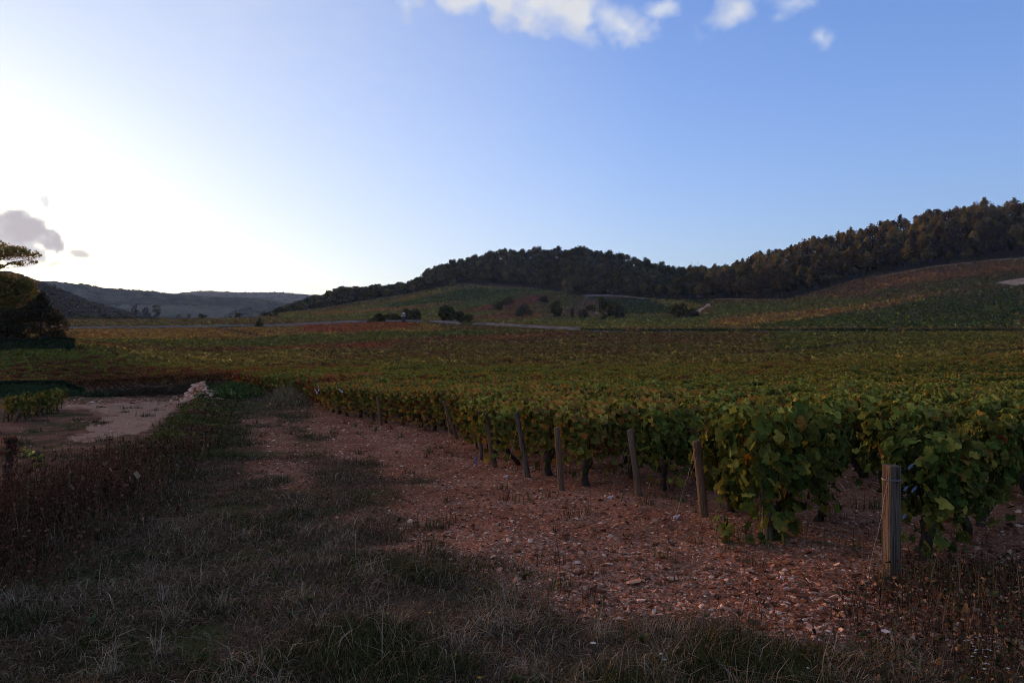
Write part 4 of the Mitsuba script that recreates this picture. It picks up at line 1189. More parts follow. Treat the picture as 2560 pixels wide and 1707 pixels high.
r = np.random.default_rng(25)
v, f, c = weed_mass(14000, bank_pts, .14, .66, r, [(.130, .050, .028), (.095, .038, .022), (.165, .075, .042), (.060, .044, .018), (.12, .078, .038)])
far_green = sstep(9.5, 14, v[:, 1])[:, None] * sstep(.30, .52, meshkit.noise(v * .8, 4))[:, None]
lush = np.array([.085, .095, .024]) + (np.array([.20, .16, .035]) - np.array([.085, .095, .024])) * sstep(.55, .75, meshkit.noise(v * 2.2, 14))[:, None]
c = c * (1 - far_green * .85) + lush * far_green * .85
scene['dry_weeds'] = ply_color(v, f, 'grass_mat', c)
tag('dry_weeds', 'dark reddish-brown thicket of withered weeds on the bank above the yard', 'weeds', kind='stuff')


def corner_pts(n, r):
    x, y = r.uniform(1.6, 4.2, n), r.uniform(3.5, 6.2, n)
    ok = (y < np.interp(x, [1.6, 2.4, 3.2, 4.2], [4.1, 5.3, 5.9, 6.3])) & (r.random(n) < sstep(1.3, 3.0, x + .25 * r.normal(size=n) - .35 * (y - 4)) * .8 + .12)
    x, y = x[ok], y[ok]
    p = np.stack([x, y, H(x, y) - .02], 1)
    return p, np.interp(x, [.9, 2, 3, 4], [.55, .7, .9, 1.0]) * (.6 + .8 * meshkit.noise(p * np.array([1.5, 1.5, 0]), 9))


v, f, c = weed_mass(4600, corner_pts, .08, .42, r, [(.085, .038, .022), (.055, .030, .018), (.12, .070, .040), (.045, .050, .018), (.16, .10, .055)], .4)
scene['withered_weeds'] = ply_color(v, f, 'grass_mat', c)
tag('withered_weeds', 'withered red-brown weeds around the foot of the square post', 'weeds', kind='stuff')


def tallgrass_pts(n, r):
    a_, b_ = at(650, 1022), at(770, 1022)
    t = r.random(n)
    y = a_[1] + r.uniform(-1, 12, n)
    x = (np.interp(t, [0, 1], [676, 776]) + r.normal(size=n) * 9 - CX) / F * y
    p = np.stack([x, y, H(x, y) - .02], 1)
    fade = np.exp(-((CX + F * x / y - 726) / 42) ** 2) * sstep(-1.5, 2.5, y - a_[1])
    ok = r.random(n) < .25 + .75 * fade
    return p[ok], (.25 + .75 * fade[ok]) * (.5 + 1.0 * meshkit.noise(p[ok] * .7, 3))


v, f, c = weed_mass(4200, tallgrass_pts, .30, .92, r, [(.22, .155, .075), (.17, .12, .06), (.11, .092, .040)], .03)
scene['tall_grass'] = ply_color(v, f, 'grass_mat', c)
tag('tall_grass', 'stand of tall tan grass at the far end of the track before the vines', 'grass', kind='stuff')


def green_pts(n, r):
    y = r.uniform(38, 64, n)
    x = bank(y) + r.normal(size=n) * 1.0 + .9
    p = np.stack([x, y, H(x, y) - .02], 1)
    return p, (.6 + .9 * meshkit.noise(p * .35, 5))


v, f, c = weed_mass(3600, green_pts, .10, .62, r, [(.045, .075, .022), (.065, .090, .025), (.12, .12, .03), (.05, .055, .02)], 1.0)
scene['bramble'] = ply_color(v, f, 'grass_mat', c)
tag('bramble', 'green bramble scrambling over the bank behind the stone pile', 'bramble', kind='stuff')

# single plants in the foreground
def seed_head(c, rr, r):
    """a closed, bird's-nest shaped umbel"""
    a = np.linspace(0, 6.28, 12, endpoint=False) + r.normal(size=12) * .2
    tips = c + np.stack([np.cos(a) * rr * r.uniform(.5, 1, 12), np.sin(a) * rr * r.uniform(.5, 1, 12), rr * r.uniform(.8, 1.5, 12)], 1)
    return join([tube([c, (c + t_) / 2 + np.array([np.cos(q), np.sin(q), 0]) * rr * .25, t_], [.0016, .0014, rr * .13], 4) for t_, q in zip(tips, a)])


scene['stalk_mat'] = {'type': 'diffuse', 'reflectance': {'type': 'rgb', 'value': [.055, .034, .022]}}
scene['petal_mat'] = {'type': 'twosided', 'b': {'type': 'diffuse', 'reflectance': {'type': 'rgb', 'value': [.60, .57, .50]}}}
scene['yellow_mat'] = {'type': 'twosided', 'b': {'type': 'diffuse', 'reflectance': {'type': 'rgb', 'value': [.62, .36, .02]}}}
scene['stem_mat'] = {'type': 'diffuse', 'reflectance': {'type': 'rgb', 'value': [.05, .065, .022]}}
HEADS = [(1874, 1452, 62), (1893, 1488, 50), (1935, 1515, 70), (1850, 1540, 60), (2143, 1458, 90), (2110, 1485, 60), (2092, 1528, 50), (1905, 1510, 45), (1795, 1500, 60), (1845, 1580, 50), (1560, 1340, 20), (1388, 1330, 150), (1290, 1585, 55), (1485, 1480, 90), (1830, 1625, 45),
         (250, 1130, 60), (305, 1150, 60), (60, 1190, 70), (100, 1205, 70), (150, 1215, 60), (200, 1165, 70), (45, 1228, 55), (72, 1238, 60)]
for k, (px_, py_, h_) in enumerate(HEADS):
    r = np.random.default_rng(600 + k)
    b = at(px_ + r.normal() * 12, py_ + h_)
    y_ = b[1]
    tp = np.array([(px_ - CX) / F * y_, y_, EYE - (py_ - CY) / F * y_])
    key = numbered('seed_stalk')
    mid = (b + tp) / 2 + r.normal(size=3) * .02
    scene[key + '__stem'] = mikit.ply(join([tube([b - [0, 0, .03], mid, tp], [.0032, .0026, .0018], 5), tube([mid, mid + (tp - mid) * .6 + r.normal(size=3) * .03], [.002, .001], 4)]), 'stalk_mat', smooth=True)
    scene[key + '__seed_head'] = mikit.ply(seed_head(tp, .020 + .006 * r.random(), r), 'stalk_mat', smooth=True)
    tag(key, 'withered stalk with a dark curled seed head above the weedy bank' if px_ < 400 else 'withered stalk with a dark curled seed head at the edge of the stony soil', 'seed stalk', 'withered stalks on the bank' if px_ < 400 else 'withered stalks before the vineyard')


def flower(key, tp, base, rr, mat, n, r):
    scene[key + '__stem'] = mikit.ply(tube([base - [0, 0, .02], (base + tp) / 2 + r.normal(size=3) * .01, tp], .002, 4), 'stem_mat', smooth=True)
    a = np.linspace(0, 6.28, n, endpoint=False)
    pts_ = [tp + [0, 0, .003]]
    for q in a:
        pts_ += [tp + rr * np.array([math.cos(q - .22), math.sin(q - .22), .15]), tp + rr * np.array([math.cos(q + .22), math.sin(q + .22), .15]) * 1.02]
    scene[key + '__petals'] = mikit.ply((np.array(pts_), np.array([(0, 2 * i + 1, 2 * i + 2) for i in range(n)])), mat)


for k, (px_, py_) in enumerate(((968, 1533), (989, 1541), (1074, 1531), (1200, 1471), (1215, 1430), (1210, 1361), (1139, 1635), (1199, 1693), (920, 1410), (149, 1317), (424, 1311))):
    r = np.random.default_rng(640 + k)
    b = at(px_, py_ + 16)
    tp = np.array([(px_ - CX) / F * b[1], b[1], EYE - (py_ - CY) / F * b[1]])
    key = numbered('yellow_flower')
    flower(key, tp, b, .010 + .003 * r.random(), 'yellow_mat', 8, r)
    tag(key, 'tiny yellow flower glowing in the dark grass', 'flower', 'yellow flowers in the grass')
r = np.random.default_rng(650)
spots = [(2214, 1578, .026), (1483, 1607, .016), (1652, 1634, .012), (2020, 1669, .01), (1661, 1648, .012), (2520, 1670, .01)] + [(2445 + r.normal() * 22, 1625 + r.normal() * 34, .008) for _ in range(26)] + [(2385 + r.normal() * 12, 1440 + r.normal() * 22, .009) for _ in range(8)] + [(2520 + r.normal() * 14, 1385 + r.normal() * 30, .009) for _ in range(5)]
for k, (px_, py_, rr) in enumerate(spots):
    b = at(px_, py_ + 38)
    tp = np.array([(px_ - CX) / F * b[1], b[1], EYE - (py_ - CY) / F * b[1]])
    key = numbered('white_flower')
    flower(key, tp, b, rr, 'petal_mat', 10, r)
    tag(key, 'broad white umbel flower low in the dark weeds' if k == 0 else 'small white flower in the weeds before the square post', 'flower', None if k == 0 else 'white flowers in the weeds')
# ---------------------------------------------------------------- trees, woods, bushes
W_GREEN = np.array([(.036, .036, .009), (.048, .043, .010), (.028, .029, .008), (.072, .056, .013)])
W_GOLD = np.array([(.13, .095, .028), (.17, .11, .030), (.095, .080, .026), (.15, .075, .028)])
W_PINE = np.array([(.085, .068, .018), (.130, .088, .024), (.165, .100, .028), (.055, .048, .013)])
scene['trunk_mat'] = {'type': 'diffuse', 'reflectance': {'type': 'rgb', 'value': [.055, .042, .034]}}


def crown_clumps(p, nrm, size, cols, r, flat=0.0, soft=True):
    n = len(p)
    nrm = nrm + r.normal(size=(n, 3)) * (.28 if soft else .55)
    nrm[:, 2] += flat * 2
    s = size * np.exp(r.normal(size=n) * .30)
    xa, ya, za = frames(nrm, r)
    v, f = scatter(CLUMP_V, CLUMP_F, p, xa, ya, za, np.stack([s, s * r.uniform(.55, 1.0, n), s], 1))
    c = cols[r.integers(0, len(cols), n)] * np.exp(r.normal(size=(n, 1)) * .16)
    return v, f, per(c, 4)


def broad_tree(r, h, w, n, size, cols, lobes=9, base=.18):
    """trunk with limbs, and leaf clumps on the skins of overlapping lobes; gaps between the lobes stay open"""
    a = r.uniform(0, 6.28, lobes)
    q = np.sqrt(r.random(lobes)) * w * .34
    cz = h * (base + .20 + (.98 - base - .32) * r.beta(1.6, 1.3, lobes))
    q *= np.clip(1.25 - np.abs(cz / h - .5) * 1.3, .35, 1)
    cen_ = np.stack([q * np.cos(a), q * np.sin(a), cz], 1)
    rad_ = w * r.uniform(.20, .31, lobes)
    k = r.integers(0, lobes, n)
    dirs = unit(r.normal(size=(n, 3)) + [0, 0, .25])
    rr = rad_[k] * (r.random(n) ** .30) * (1 + .25 * (r.random(n) - .5))
    p = cen_[k] + dirs * rr[:, None] * np.array([1, 1, .85])
    p[:, 2] = np.maximum(p[:, 2], h * base * .6)
    v, f, c = crown_clumps(p, dirs, size, cols, r)
    lift = np.exp(r.normal(size=lobes) * .22)[k]
    c = c * per(lift[:, None], 4)
    trunk = [tube([[0, 0, -.5], [r.normal() * .02 * h, r.normal() * .02 * h, h * .3], [0, 0, h * .62]], [.032 * h, .024 * h, .010 * h], 6)]
    for j in range(min(lobes, 6)):
        trunk.append(tube([[0, 0, h * (.22 + .05 * j)], (cen_[j] + [0, 0, h * .3]) / 2, cen_[j]], [.013 * h, .009 * h, .004 * h], 4))
    return (v, f, c), join(trunk)


def pine_tree(r, h, n, size, cols):
    """tall bare trunk and flat, ragged tiers of needles in the upper two thirds"""
    tiers = 9
    zt = h * np.linspace(.42, .985, tiers) + r.normal(size=tiers) * .012 * h
    wt = h * .31 * np.array([.50, .85, 1.0, 1.08, 1.05, .98, .86, .70, .42]) * r.uniform(.70, 1.25, tiers)
    k = r.choice(tiers, size=n, p=wt / wt.sum())
    na = 6
    arm = r.integers(0, na, n)
    aa = (np.arange(tiers)[:, None] * 1.3 + np.arange(na)[None] * (6.28 / na) + r.normal(size=(tiers, na)) * .35)[k, arm]
    reach = (wt[:, None] * r.uniform(.45, 1.1, (tiers, na)))[k, arm]
    q = reach * r.random(n) ** .55
    aa = aa + r.normal(size=n) * .28
    p = np.stack([q * np.cos(aa), q * np.sin(aa), zt[k] + q * .10 + r.normal(size=n) * .018 * h], 1)
    v, f, c = crown_clumps(p, np.stack([np.cos(aa), np.sin(aa), 1 + 0 * aa], 1), size, cols, r, .4)
    trunk = [tube([[0, 0, -.5], [r.normal() * .012 * h, r.normal() * .012 * h, h * .5], [0, 0, h * .97]], [.017 * h, .013 * h, .003 * h], 6)]
    for j in range(1, tiers):
        for b_ in range(2):
            a_ = j * 1.3 + b_ * 3.1
            trunk.append(tube([[0, 0, zt[j] - .02 * h], [wt[j] * .7 * math.cos(a_), wt[j] * .7 * math.sin(a_), zt[j] + .02 * h]], [.005 * h, .002 * h], 3))
    return (v, f, c), join(trunk)


def tree_group(name, crown, trunk, mat='grass_mat'):
    scene[name] = {'type': 'shapegroup', 'trunk': mikit.ply(trunk, 'trunk_mat', smooth=50), 'crown': ply_round(*crown[:2], mat, crown[2], np.array([0, 0, crown[0][:, 2].mean() * .85]))}


for k in range(7):     # unit: metres, a wood tree 10 m tall
    r = np.random.default_rng(500 + k)
    tree_group(f'oak_{k}', *broad_tree(r, 10, 8.5, 480, .80, W_GOLD * .8 if k == 6 else W_GREEN * (.7, .85, 1.0, 1.25, 1.45, .95, 1)[k]))
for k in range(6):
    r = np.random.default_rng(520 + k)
    tree_group(f'pine_{k}', *pine_tree(r, 14, 420, 1.0, W_PINE * (.50, .68, 1.35, 1.9, 2.3, 1)[k] if k < 5 else np.vstack([W_PINE * 1.7, W_GOLD * 1.5])), 'tree_leaf_mat')  # bright and dark copies paint sunlit upper pines and a shaded lower belt
for k in range(3):
    r = np.random.default_rng(530 + k)
    tree_group(f'poplar_{k}', *broad_tree(r, 10, 3.2, 260, .6, W_GREEN, 14, .1))
r = np.random.default_rng(63)
cell = 6.8
X_, Y_ = np.meshgrid(np.arange(-330, 560, cell), np.arange(445, 1010, cell))
x, y = (X_ + r.uniform(-.5, .5, X_.shape) * cell * .9).ravel(), (Y_ + r.uniform(-.5, .5, X_.shape) * cell * .9).ravel()
px = CX + F * x / y
lo, hi = np.interp(px, WOOD[:, 0], WOOD[:, 1]), np.interp(px, WOOD[:, 0], WOOD[:, 2])
edge_noise = 14 * (meshkit.fbm(np.stack([x / 30, y / 30, 0 * x], -1), 3, 8) - .5)
ok = (px > 640) & (px < 2640) & (y > lo + edge_noise) & (y < hi + 8)
ok &= ~((px > 1800) & (y > hi - 75) & (r.random(len(px)) < .45))          # the pines stand looser along the crest
ok &= ~((px > 1080) & (px <= 1800) & (y > hi - 90) & (r.random(len(px)) < .40))
x, y, px, hi, lo = x[ok], y[ok], px[ok], hi[ok], lo[ok]
n = len(x)
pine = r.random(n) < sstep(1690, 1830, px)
size = np.where(pine, .80 * np.exp(r.normal(size=n) * .15), np.interp(px, [640, 760, 1000, 1150, 1300, 1700], [.45, .50, .58, .76, .80, .80]) * np.minimum(np.exp(r.normal(size=n) * .30), 1.45))
tall = (px > 1080) & (px <= 1800) & (y > hi - 110) & (r.random(n) < .22)
size = np.where(tall, size * 1.12, size)
low = (px > 860) & (px < 1060) & (y > hi - 45)           # open heath along the low crest
size = np.where(low, size * .45, size)
z = H0(x, y)
top = CY + F * (EYE - (z + size * np.where(pine, 14, 10))) / y
# trees that stand out against the sky, or stand at the wood's front
best = {}
for q in range(n):
    b_ = int(px[q] // 12)
    if b_ not in best or top[q] < top[best[b_]]:
        best[b_] = q
single = set(best.values())
n_stuff = 0
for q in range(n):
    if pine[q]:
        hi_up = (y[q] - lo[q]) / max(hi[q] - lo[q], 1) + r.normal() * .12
        g = f'pine_{r.choice(6, p=[.05, .10, .20, .25, .25, .15]) if hi_up > .38 else r.choice(6, p=[.55, .35, .07, .03, 0, 0])}'  # painted light: brighter copies high on the hill, darker ones below
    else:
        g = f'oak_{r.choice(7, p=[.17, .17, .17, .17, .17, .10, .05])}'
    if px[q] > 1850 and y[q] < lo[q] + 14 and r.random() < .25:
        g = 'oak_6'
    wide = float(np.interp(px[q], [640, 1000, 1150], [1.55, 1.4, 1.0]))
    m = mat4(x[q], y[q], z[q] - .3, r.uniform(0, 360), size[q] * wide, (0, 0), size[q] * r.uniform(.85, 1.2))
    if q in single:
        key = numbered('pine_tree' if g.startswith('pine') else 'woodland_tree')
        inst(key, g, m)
        if g.startswith('pine'):
            tag(key, 'ragged pine standing against the sky along the crest of the higher wooded hill', 'tree', 'pines along the crest of the higher hill')
        elif px[q] < 1100:
            tag(key, 'low tree on the long descending crest that ends above the hazy valley', 'tree', 'low trees on the descending crest')
        else:
            tag(key, 'dark round-headed tree against the sky on the rounded middle hill', 'tree', 'trees on the crest of the middle hill')
    else:
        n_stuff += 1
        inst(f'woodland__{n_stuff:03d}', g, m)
tag('woodland', 'dark dense woodland clothing the two hills behind the vineyards', 'woodland', kind='stuff')
# bare young trunks in the saddle between the hills
for k, (px_, py_, h_) in enumerate(((1728, 655, 9), (1737, 658, 8), (1745, 652, 10), (1755, 660, 8), (1722, 664, 7), (1750, 664, 7))):
    r = np.random.default_rng(560 + k)
    d = 715 + 4 * k
    x_ = (px_ - CX) / F * d
    z_ = float(H0(np.array([x_]), np.array([d]))[0])
    hh = max(EYE - (py_ - CY) / F * d - z_, 5)
    tw = [tube([[0, 0, -.5], [r.normal() * .2, 0, hh * .5], [r.normal() * .3, 0, hh]], [.22, .16, .05], 5)]
    for b_ in range(9):
        z0 = hh * r.uniform(.45, .95)
        a_ = r.uniform(0, 6.28)
        tw.append(tube([[0, 0, z0], [math.cos(a_) * .9, math.sin(a_) * .9, z0 + 1.3]], [.07, .03], 3))
    v, f = join(tw)
    key = numbered('bare_tree')
    scene[key] = mikit.ply((v + [x_, d, z_], f), 'trunk_mat', smooth=50)
    tag(key, 'thin bare tree in the saddle between the two wooded hills', 'tree', 'bare trees in the saddle')
# low wood on the slope behind the garden
for k in range(3):
    r = np.random.default_rng(540 + k)
    tree_group(f'scrub_{k}', *broad_tree(r, 10, 10, 260, 1.3, np.array([(.085, .060, .028), (.10, .070, .030), (.070, .054, .024)])))
r = np.random.default_rng(64)
X_, Y_ = np.meshgrid(np.arange(-700, -180, 6.0), np.arange(600, 1010, 6.0))
x, y = (X_ + r.uniform(-2.5, 2.5, X_.shape)).ravel(), (Y_ + r.uniform(-2.5, 2.5, X_.shape)).ravel()
px = CX + F * x / y
ok = (px > -420) & (px < 420) & (y < 930)
n_s2 = 0
for a_, b_ in zip(x[ok], y[ok]):
    n_s2 += 1
    s = r.uniform(.5, .78)
    inst(f'valley_wood__{n_s2:03d}', f'scrub_{r.integers(0, 3)}', mat4(a_, b_, float(H0(np.array([a_]), np.array([b_]))[0]) - .4, r.uniform(0, 360), s, (0, 0), s * .55))
tag('valley_wood', 'scrubby low wood on the slope behind the garden trees, under the sunset glow', 'woodland', kind='stuff')


def place(px_, py_top, py_base, d, group, unit_h, unit_w, w_px, name, label, cat, grp, r):
    """a tree whose foot stands at distance d and whose top and width match the photograph"""
    x_ = (px_ - CX) / F * d
    z_ = float(H0(np.array([x_]), np.array([d]))[0])
    hgt = max((py_base - py_top) / F * d, 1.0)
    py_base = py_base if d < 600 else py_base
    zb = min(z_, EYE - (py_base - CY) / F * d + .3) if abs(z_ - (EYE - (py_base - CY) / F * d)) < 3 else z_
    s = w_px / F * d / unit_w
    key = numbered(name)
    inst(key, group, mat4(x_, d, zb - .2, r.uniform(0, 360), s, (0, 0), (hgt + .2) / unit_h))
    tag(key, label, cat, grp)


r = np.random.default_rng(65)
for px_, a_, b_, w in ((338, 770, 822, 17), (366, 774, 822, 17), (392, 767, 822, 20), (446, 778, 822, 16), (473, 778, 822, 15)):
    place(px_, a_, b_, 1080, f'poplar_{r.integers(3)}', 10, 3.2, w * 1.15, 'poplar', 'tall narrow tree in the hazy tree belt of the valley', 'tree', 'tall narrow trees of the valley belt', r)
for px_, a_, b_, w in ((206, 796, 812, 22), (232, 790, 812, 24), (256, 782, 812, 24), (272, 786, 812, 22), (300, 792, 812, 24), (320, 788, 812, 24), (347, 790, 812, 22), (378, 792, 812, 22), (410, 791, 812, 26), (428, 796, 812, 20), (458, 792, 812, 22), (488, 796, 812, 22), (186, 798, 812, 20), (520, 798, 814, 18)):
    place(px_, a_, b_, 640 + r.uniform(-20, 20), f'oak_{r.integers(6)}', 10, 8.5, w * 1.35, 'valley_tree', 'round tree in the hazy belt beyond the yellow vine strip', 'tree', 'round trees of the valley belt', r)
for px_, a_, b_, w, lb in ((506, 782, 801, 24, 'dark round tree on the yellow strip, alone at the left of its row'), (548, 791, 799, 16, 'small low bush on the edge of the yellow strip'), (575, 787, 799, 14, 'small tree just left of the broad dark tree on the yellow strip'),
                           (600, 778, 798, 26, 'broad dark tree on the yellow strip beside a small tree'), (664, 777, 795, 14, 'small tree where the hill wood runs out'), (678, 780, 794, 8, 'tiny tree next to the end of the hill wood'), (690, 776, 794, 12, 'tree at the very tip of the hill wood')):
    place(px_, a_, b_, 436, f'oak_{r.integers(6)}', 10, 8.5, w, 'field_tree', lb, 'tree', None, r)
BUSHES = [(650, 796, 816, 323, 25, 'dark cone-shaped shrub before the long field wall'), (1027, 774, 808, 334, 40, 'loose green bush beside the stone turret'), (1115, 770, 806, 336, 44, 'tall dark bush standing behind the broken wall'), (1147, 781, 806, 335, 28, 'middle bush of three behind the broken wall'),
          (1174, 789, 807, 334, 26, 'lowest bush of three behind the broken wall'), (985, 784, 808, 333, 34, 'dark shrub left of the stone turret'), (955, 788, 808, 333, 36, 'wide dark shrub where the long field wall ends'), (930, 795, 810, 330, 24, 'low dark shrub against the end of the long field wall'),
          (1358, 720, 738, 560, 24, 'grey-green bush beside the red vine plot'), (1391, 757, 778, 440, 34, 'dark bush below the tan scrub patch'), (1431, 767, 790, 430, 10, 'slim upright bush at the edge of the scrub'), (1508, 745, 780, 440, 24, 'upright round tree above the big dome-shaped bush'),
          (1538, 762, 790, 420, 46, 'big dome-shaped bush in the middle of the slope'), (1511, 784, 797, 410, 18, 'small round bush below the dome-shaped bush'), (1698, 768, 794, 400, 62, 'wide dark thicket beside the pale track'), (1735, 772, 795, 400, 36, 'right end of the thicket touching the pale track'),
          (1306, 770, 788, 440, 44, 'low hedge-like thicket under the red plot'), (1270, 745, 758, 540, 30, 'dark scrub along the upper edge of the red plot'), (1475, 748, 760, 510, 34, 'flat dark bush under the pale terrace wall'), (1245, 757, 768, 500, 26, 'scrub at the lower corner of the red plot'), (1460, 777, 789, 425, 26, 'grey-green scrub beside the slim upright bush'),
          (1420, 700, 722, 610, 26, 'lone bright bush before the dark wood'), (1130, 700, 712, 640, 18, 'yellowish bush at the wood edge'), (1700, 806, 812, 300, 16, 'low bush in the lower slope vines')]
for px_, a_, b_, d, w, lb in BUSHES:
    r = np.random.default_rng(px_)
    hgt, wid = (b_ - a_) / F * d, w / F * d
    cols = W_GOLD if 'bright' in lb or 'yellowish' in lb else W_GREEN * np.array([1.05, 1, 1])
    (v, f, c), (tv, tf) = broad_tree(r, hgt + .6, wid * 1.08, 420, .17 * min(hgt, wid) + .18, cols, 10, .02)
    if 'cone' in lb:
        v = v * np.array([1, 1, 1]) + 0
        v[:, :2] *= np.clip(1.5 - 1.2 * v[:, 2:] / hgt, .3, 1.3)
    x_ = (px_ - CX) / F * d
    z_ = float(H0(np.array([x_]), np.array([d]))[0]) - .3
    zt = EYE - (a_ - CY) / F * d
    if zt - z_ < hgt * .6 or zt - z_ > hgt * 2.2:
        zt = z_ + hgt
    k_ = (zt - z_) / (hgt + .3)
    key = numbered('bush')
    o_ = np.array([x_, d, z_])
    scene[key + '__trunk'] = mikit.ply((tv * [1, 1, k_] + o_, tf), 'trunk_mat', smooth=50)
    scene[key + '__crown'] = ply_color(v * [1, 1, k_] + o_, f, 'grass_mat', c)
    tag(key, lb, 'bush')

# the garden at the edge of the picture: a spreading tree, a broad tree, a yew-like shrub and clipped hedges
def big_tree(name, o_, blobs, n, size, cols, limbs, label, r, trunk_r=.25):
    """leaf sprays filling a set of ellipsoids (centre, radii) round o_, carried by limbs"""
    blobs = np.array(blobs, float)
    wgt = (blobs[:, 3] * blobs[:, 5])
    k = r.choice(len(blobs), size=n, p=wgt / wgt.sum())
    dirs = unit(r.normal(size=(n, 3)))
    p = blobs[k, :3] + dirs * (r.random((n, 1)) ** .36) * blobs[k, 3:6]
    keep = meshkit.fbm(p * .95, 3, 15) > .40
    p, dirs = p[keep], dirs[keep]
    v, f, c = crown_clumps(p, dirs, size, cols, r)
    key = numbered(name)
    scene[key + '__trunk'] = mikit.ply(tube(np.array(limbs[0][0]) + o_, limbs[0][1], 9), 'bark_mat', smooth=50)
    for q, (pts_, rr) in enumerate(limbs[1:]):
        scene[key + ('__limb' if q == 0 else f'__limb_{q:03d}')] = mikit.ply(tube(np.array(pts_) + o_, rr, 6), 'bark_mat', smooth=50)
    scene[key + '__crown'] = ply_color(v + o_, f, 'glow_leaf_mat', c)
    tag(key, label, 'tree')


def gz_(x_, y_):
    return float(H(np.array([x_]), np.array([y_]))[0])


r = np.random.default_rng(80)
d = 86.0
ppm = F / d
o_ = np.array([(-80 - CX) / ppm, d, gz_((-80 - CX) / ppm, d)])
zz = lambda py_: EYE - (py_ - CY) / ppm - o_[2]
xx = lambda px_: (px_ + 80) / ppm
TREE_C = np.array([(.12, .10, .025), (.17, .13, .032), (.095, .085, .022), (.21, .15, .040)])
big_tree('spreading_tree', o_, [(xx(20), 0, zz(632), 2.6, 1.6, .85), (xx(66), .3, zz(636), 1.45, 1.3, .65), (xx(-10), 0, zz(628), 2.4, 2.0, 1.2), (xx(50), -.4, zz(624), 1.3, 1.2, .45), (xx(40), .4, zz(658), 1.2, 1, .28), (xx(-6), 0, zz(606), .5, .6, .35), (xx(-90), 0, zz(600), 3.4, 3, 1.9), (xx(84), 0, zz(655), .55, .6, .22), (xx(-150), 0, zz(590), 3.2, 3.0, 2.0), (xx(-90), 0, zz(555), 2.4, 2.4, 1.5), (xx(-170), 0, zz(650), 2.6, 2.4, 1.4), (xx(-120), 0, zz(690), 2.2, 2.0, 1.2), (xx(-60), 0, zz(650), 2.4, 2.2, 1.1), (xx(0), 0, zz(664), .7, .6, .25)],
         12500, .17, TREE_C * 1.7, [([[0, 0, -.5], [.1, 0, 4], [.2, 0, zz(650)], [0, 0, zz(600)]], [.38, .30, .22, .10]), ([[.1, 0, 5], [xx(-20), 0, zz(680)], [xx(30), .1, zz(655)], [xx(80), .2, zz(648)]], [.16, .13, .08, .03]), ([[.15, 0, 6], [xx(-10), 0, zz(655)], [xx(45), -.2, zz(630)]], [.12, .09, .03]), ([[.1, 0, 4.6], [xx(0), 0, zz(672)], [xx(62), .2, zz(664)]], [.09, .06, .02])],
         'tall spreading tree whose long leafy limb reaches into the sunset', r)
d = 92.0
ppm = F / d
o_ = np.array([(10 - CX) / ppm, d, gz_((10 - CX) / ppm, d)])
zz = lambda py_: EYE - (py_ - CY) / ppm - o_[2]
xx = lambda px_: (px_ - 10) / ppm
big_tree('broad_tree', o_, [(xx(-10), 0, zz(735), 3.0, 2.6, 2.6), (xx(55), 0, zz(745), 2.2, 2, 2.2), (xx(20), 0, zz(712), 2.6, 2, 1.6), (xx(85), .3, zz(760), 1.3, 1.5, 1.6), (xx(-50), 0, zz(705), 3, 2.5, 2.2), (xx(10), -.4, zz(790), 2.6, 2, 2.0), (xx(60), 0, zz(712), 1.6, 1.4, 1.0), (xx(-40), 0, zz(790), 2.4, 2, 2.4)],
         13000, .24, TREE_C * 1.35, [([[0, 0, -.5], [0, 0, 3], [.2, 0, zz(720)]], [.35, .3, .12]), ([[0, 0, 2.5], [xx(50), 0, zz(740)]], [.14, .05])], 'broad olive-green tree massed behind the dark garden shrub', r)
d = 88.5
ppm = F / d
o_ = np.array([(100 - CX) / ppm, d, gz_((100 - CX) / ppm, d)])
zz = lambda py_: EYE - (py_ - CY) / ppm - o_[2]
xx = lambda px_: (px_ - 100) / ppm
big_tree('dark_shrub', o_, [(xx(108), 0, zz(760), .9, 1, 1.2), (xx(92), 0, zz(775), 1.5, 1.3, 1.5), (xx(60), 0, zz(795), 1.8, 1.5, 1.6), (xx(125), 0, zz(790), 1.6, 1.4, 1.4), (xx(145), 0, zz(812), 1.25, 1.3, 1.2), (xx(104), 0, zz(742), .45, .6, .7), (xx(80), 0, zz(825), 2.6, 1.8, 1.0), (xx(20), 0, zz(800), 1.8, 1.5, 1.6), (xx(30), 0, zz(825), 2.4, 1.6, 1.1), (xx(140), -.3, zz(842), 1.5, 1.2, .9), (xx(100), -.4, zz(850), 2.2, 1.2, .9), (xx(20), -.4, zz(850), 3.4, 1.2, 1.0), (xx(-50), 0, zz(820), 2.4, 1.6, 2.2), (xx(-20), 0, zz(815), 2.4, 1.6, 1.5)],
         16000, .20, np.array([(.050, .046, .020), (.060, .050, .022), (.070, .046, .024)]), [([[0, 0, -.4], [0, 0, 1.5], [.3, 0, zz(745)]], [.2, .16, .05])], 'dark pointed evergreen shrub behind the clipped hedge', r)


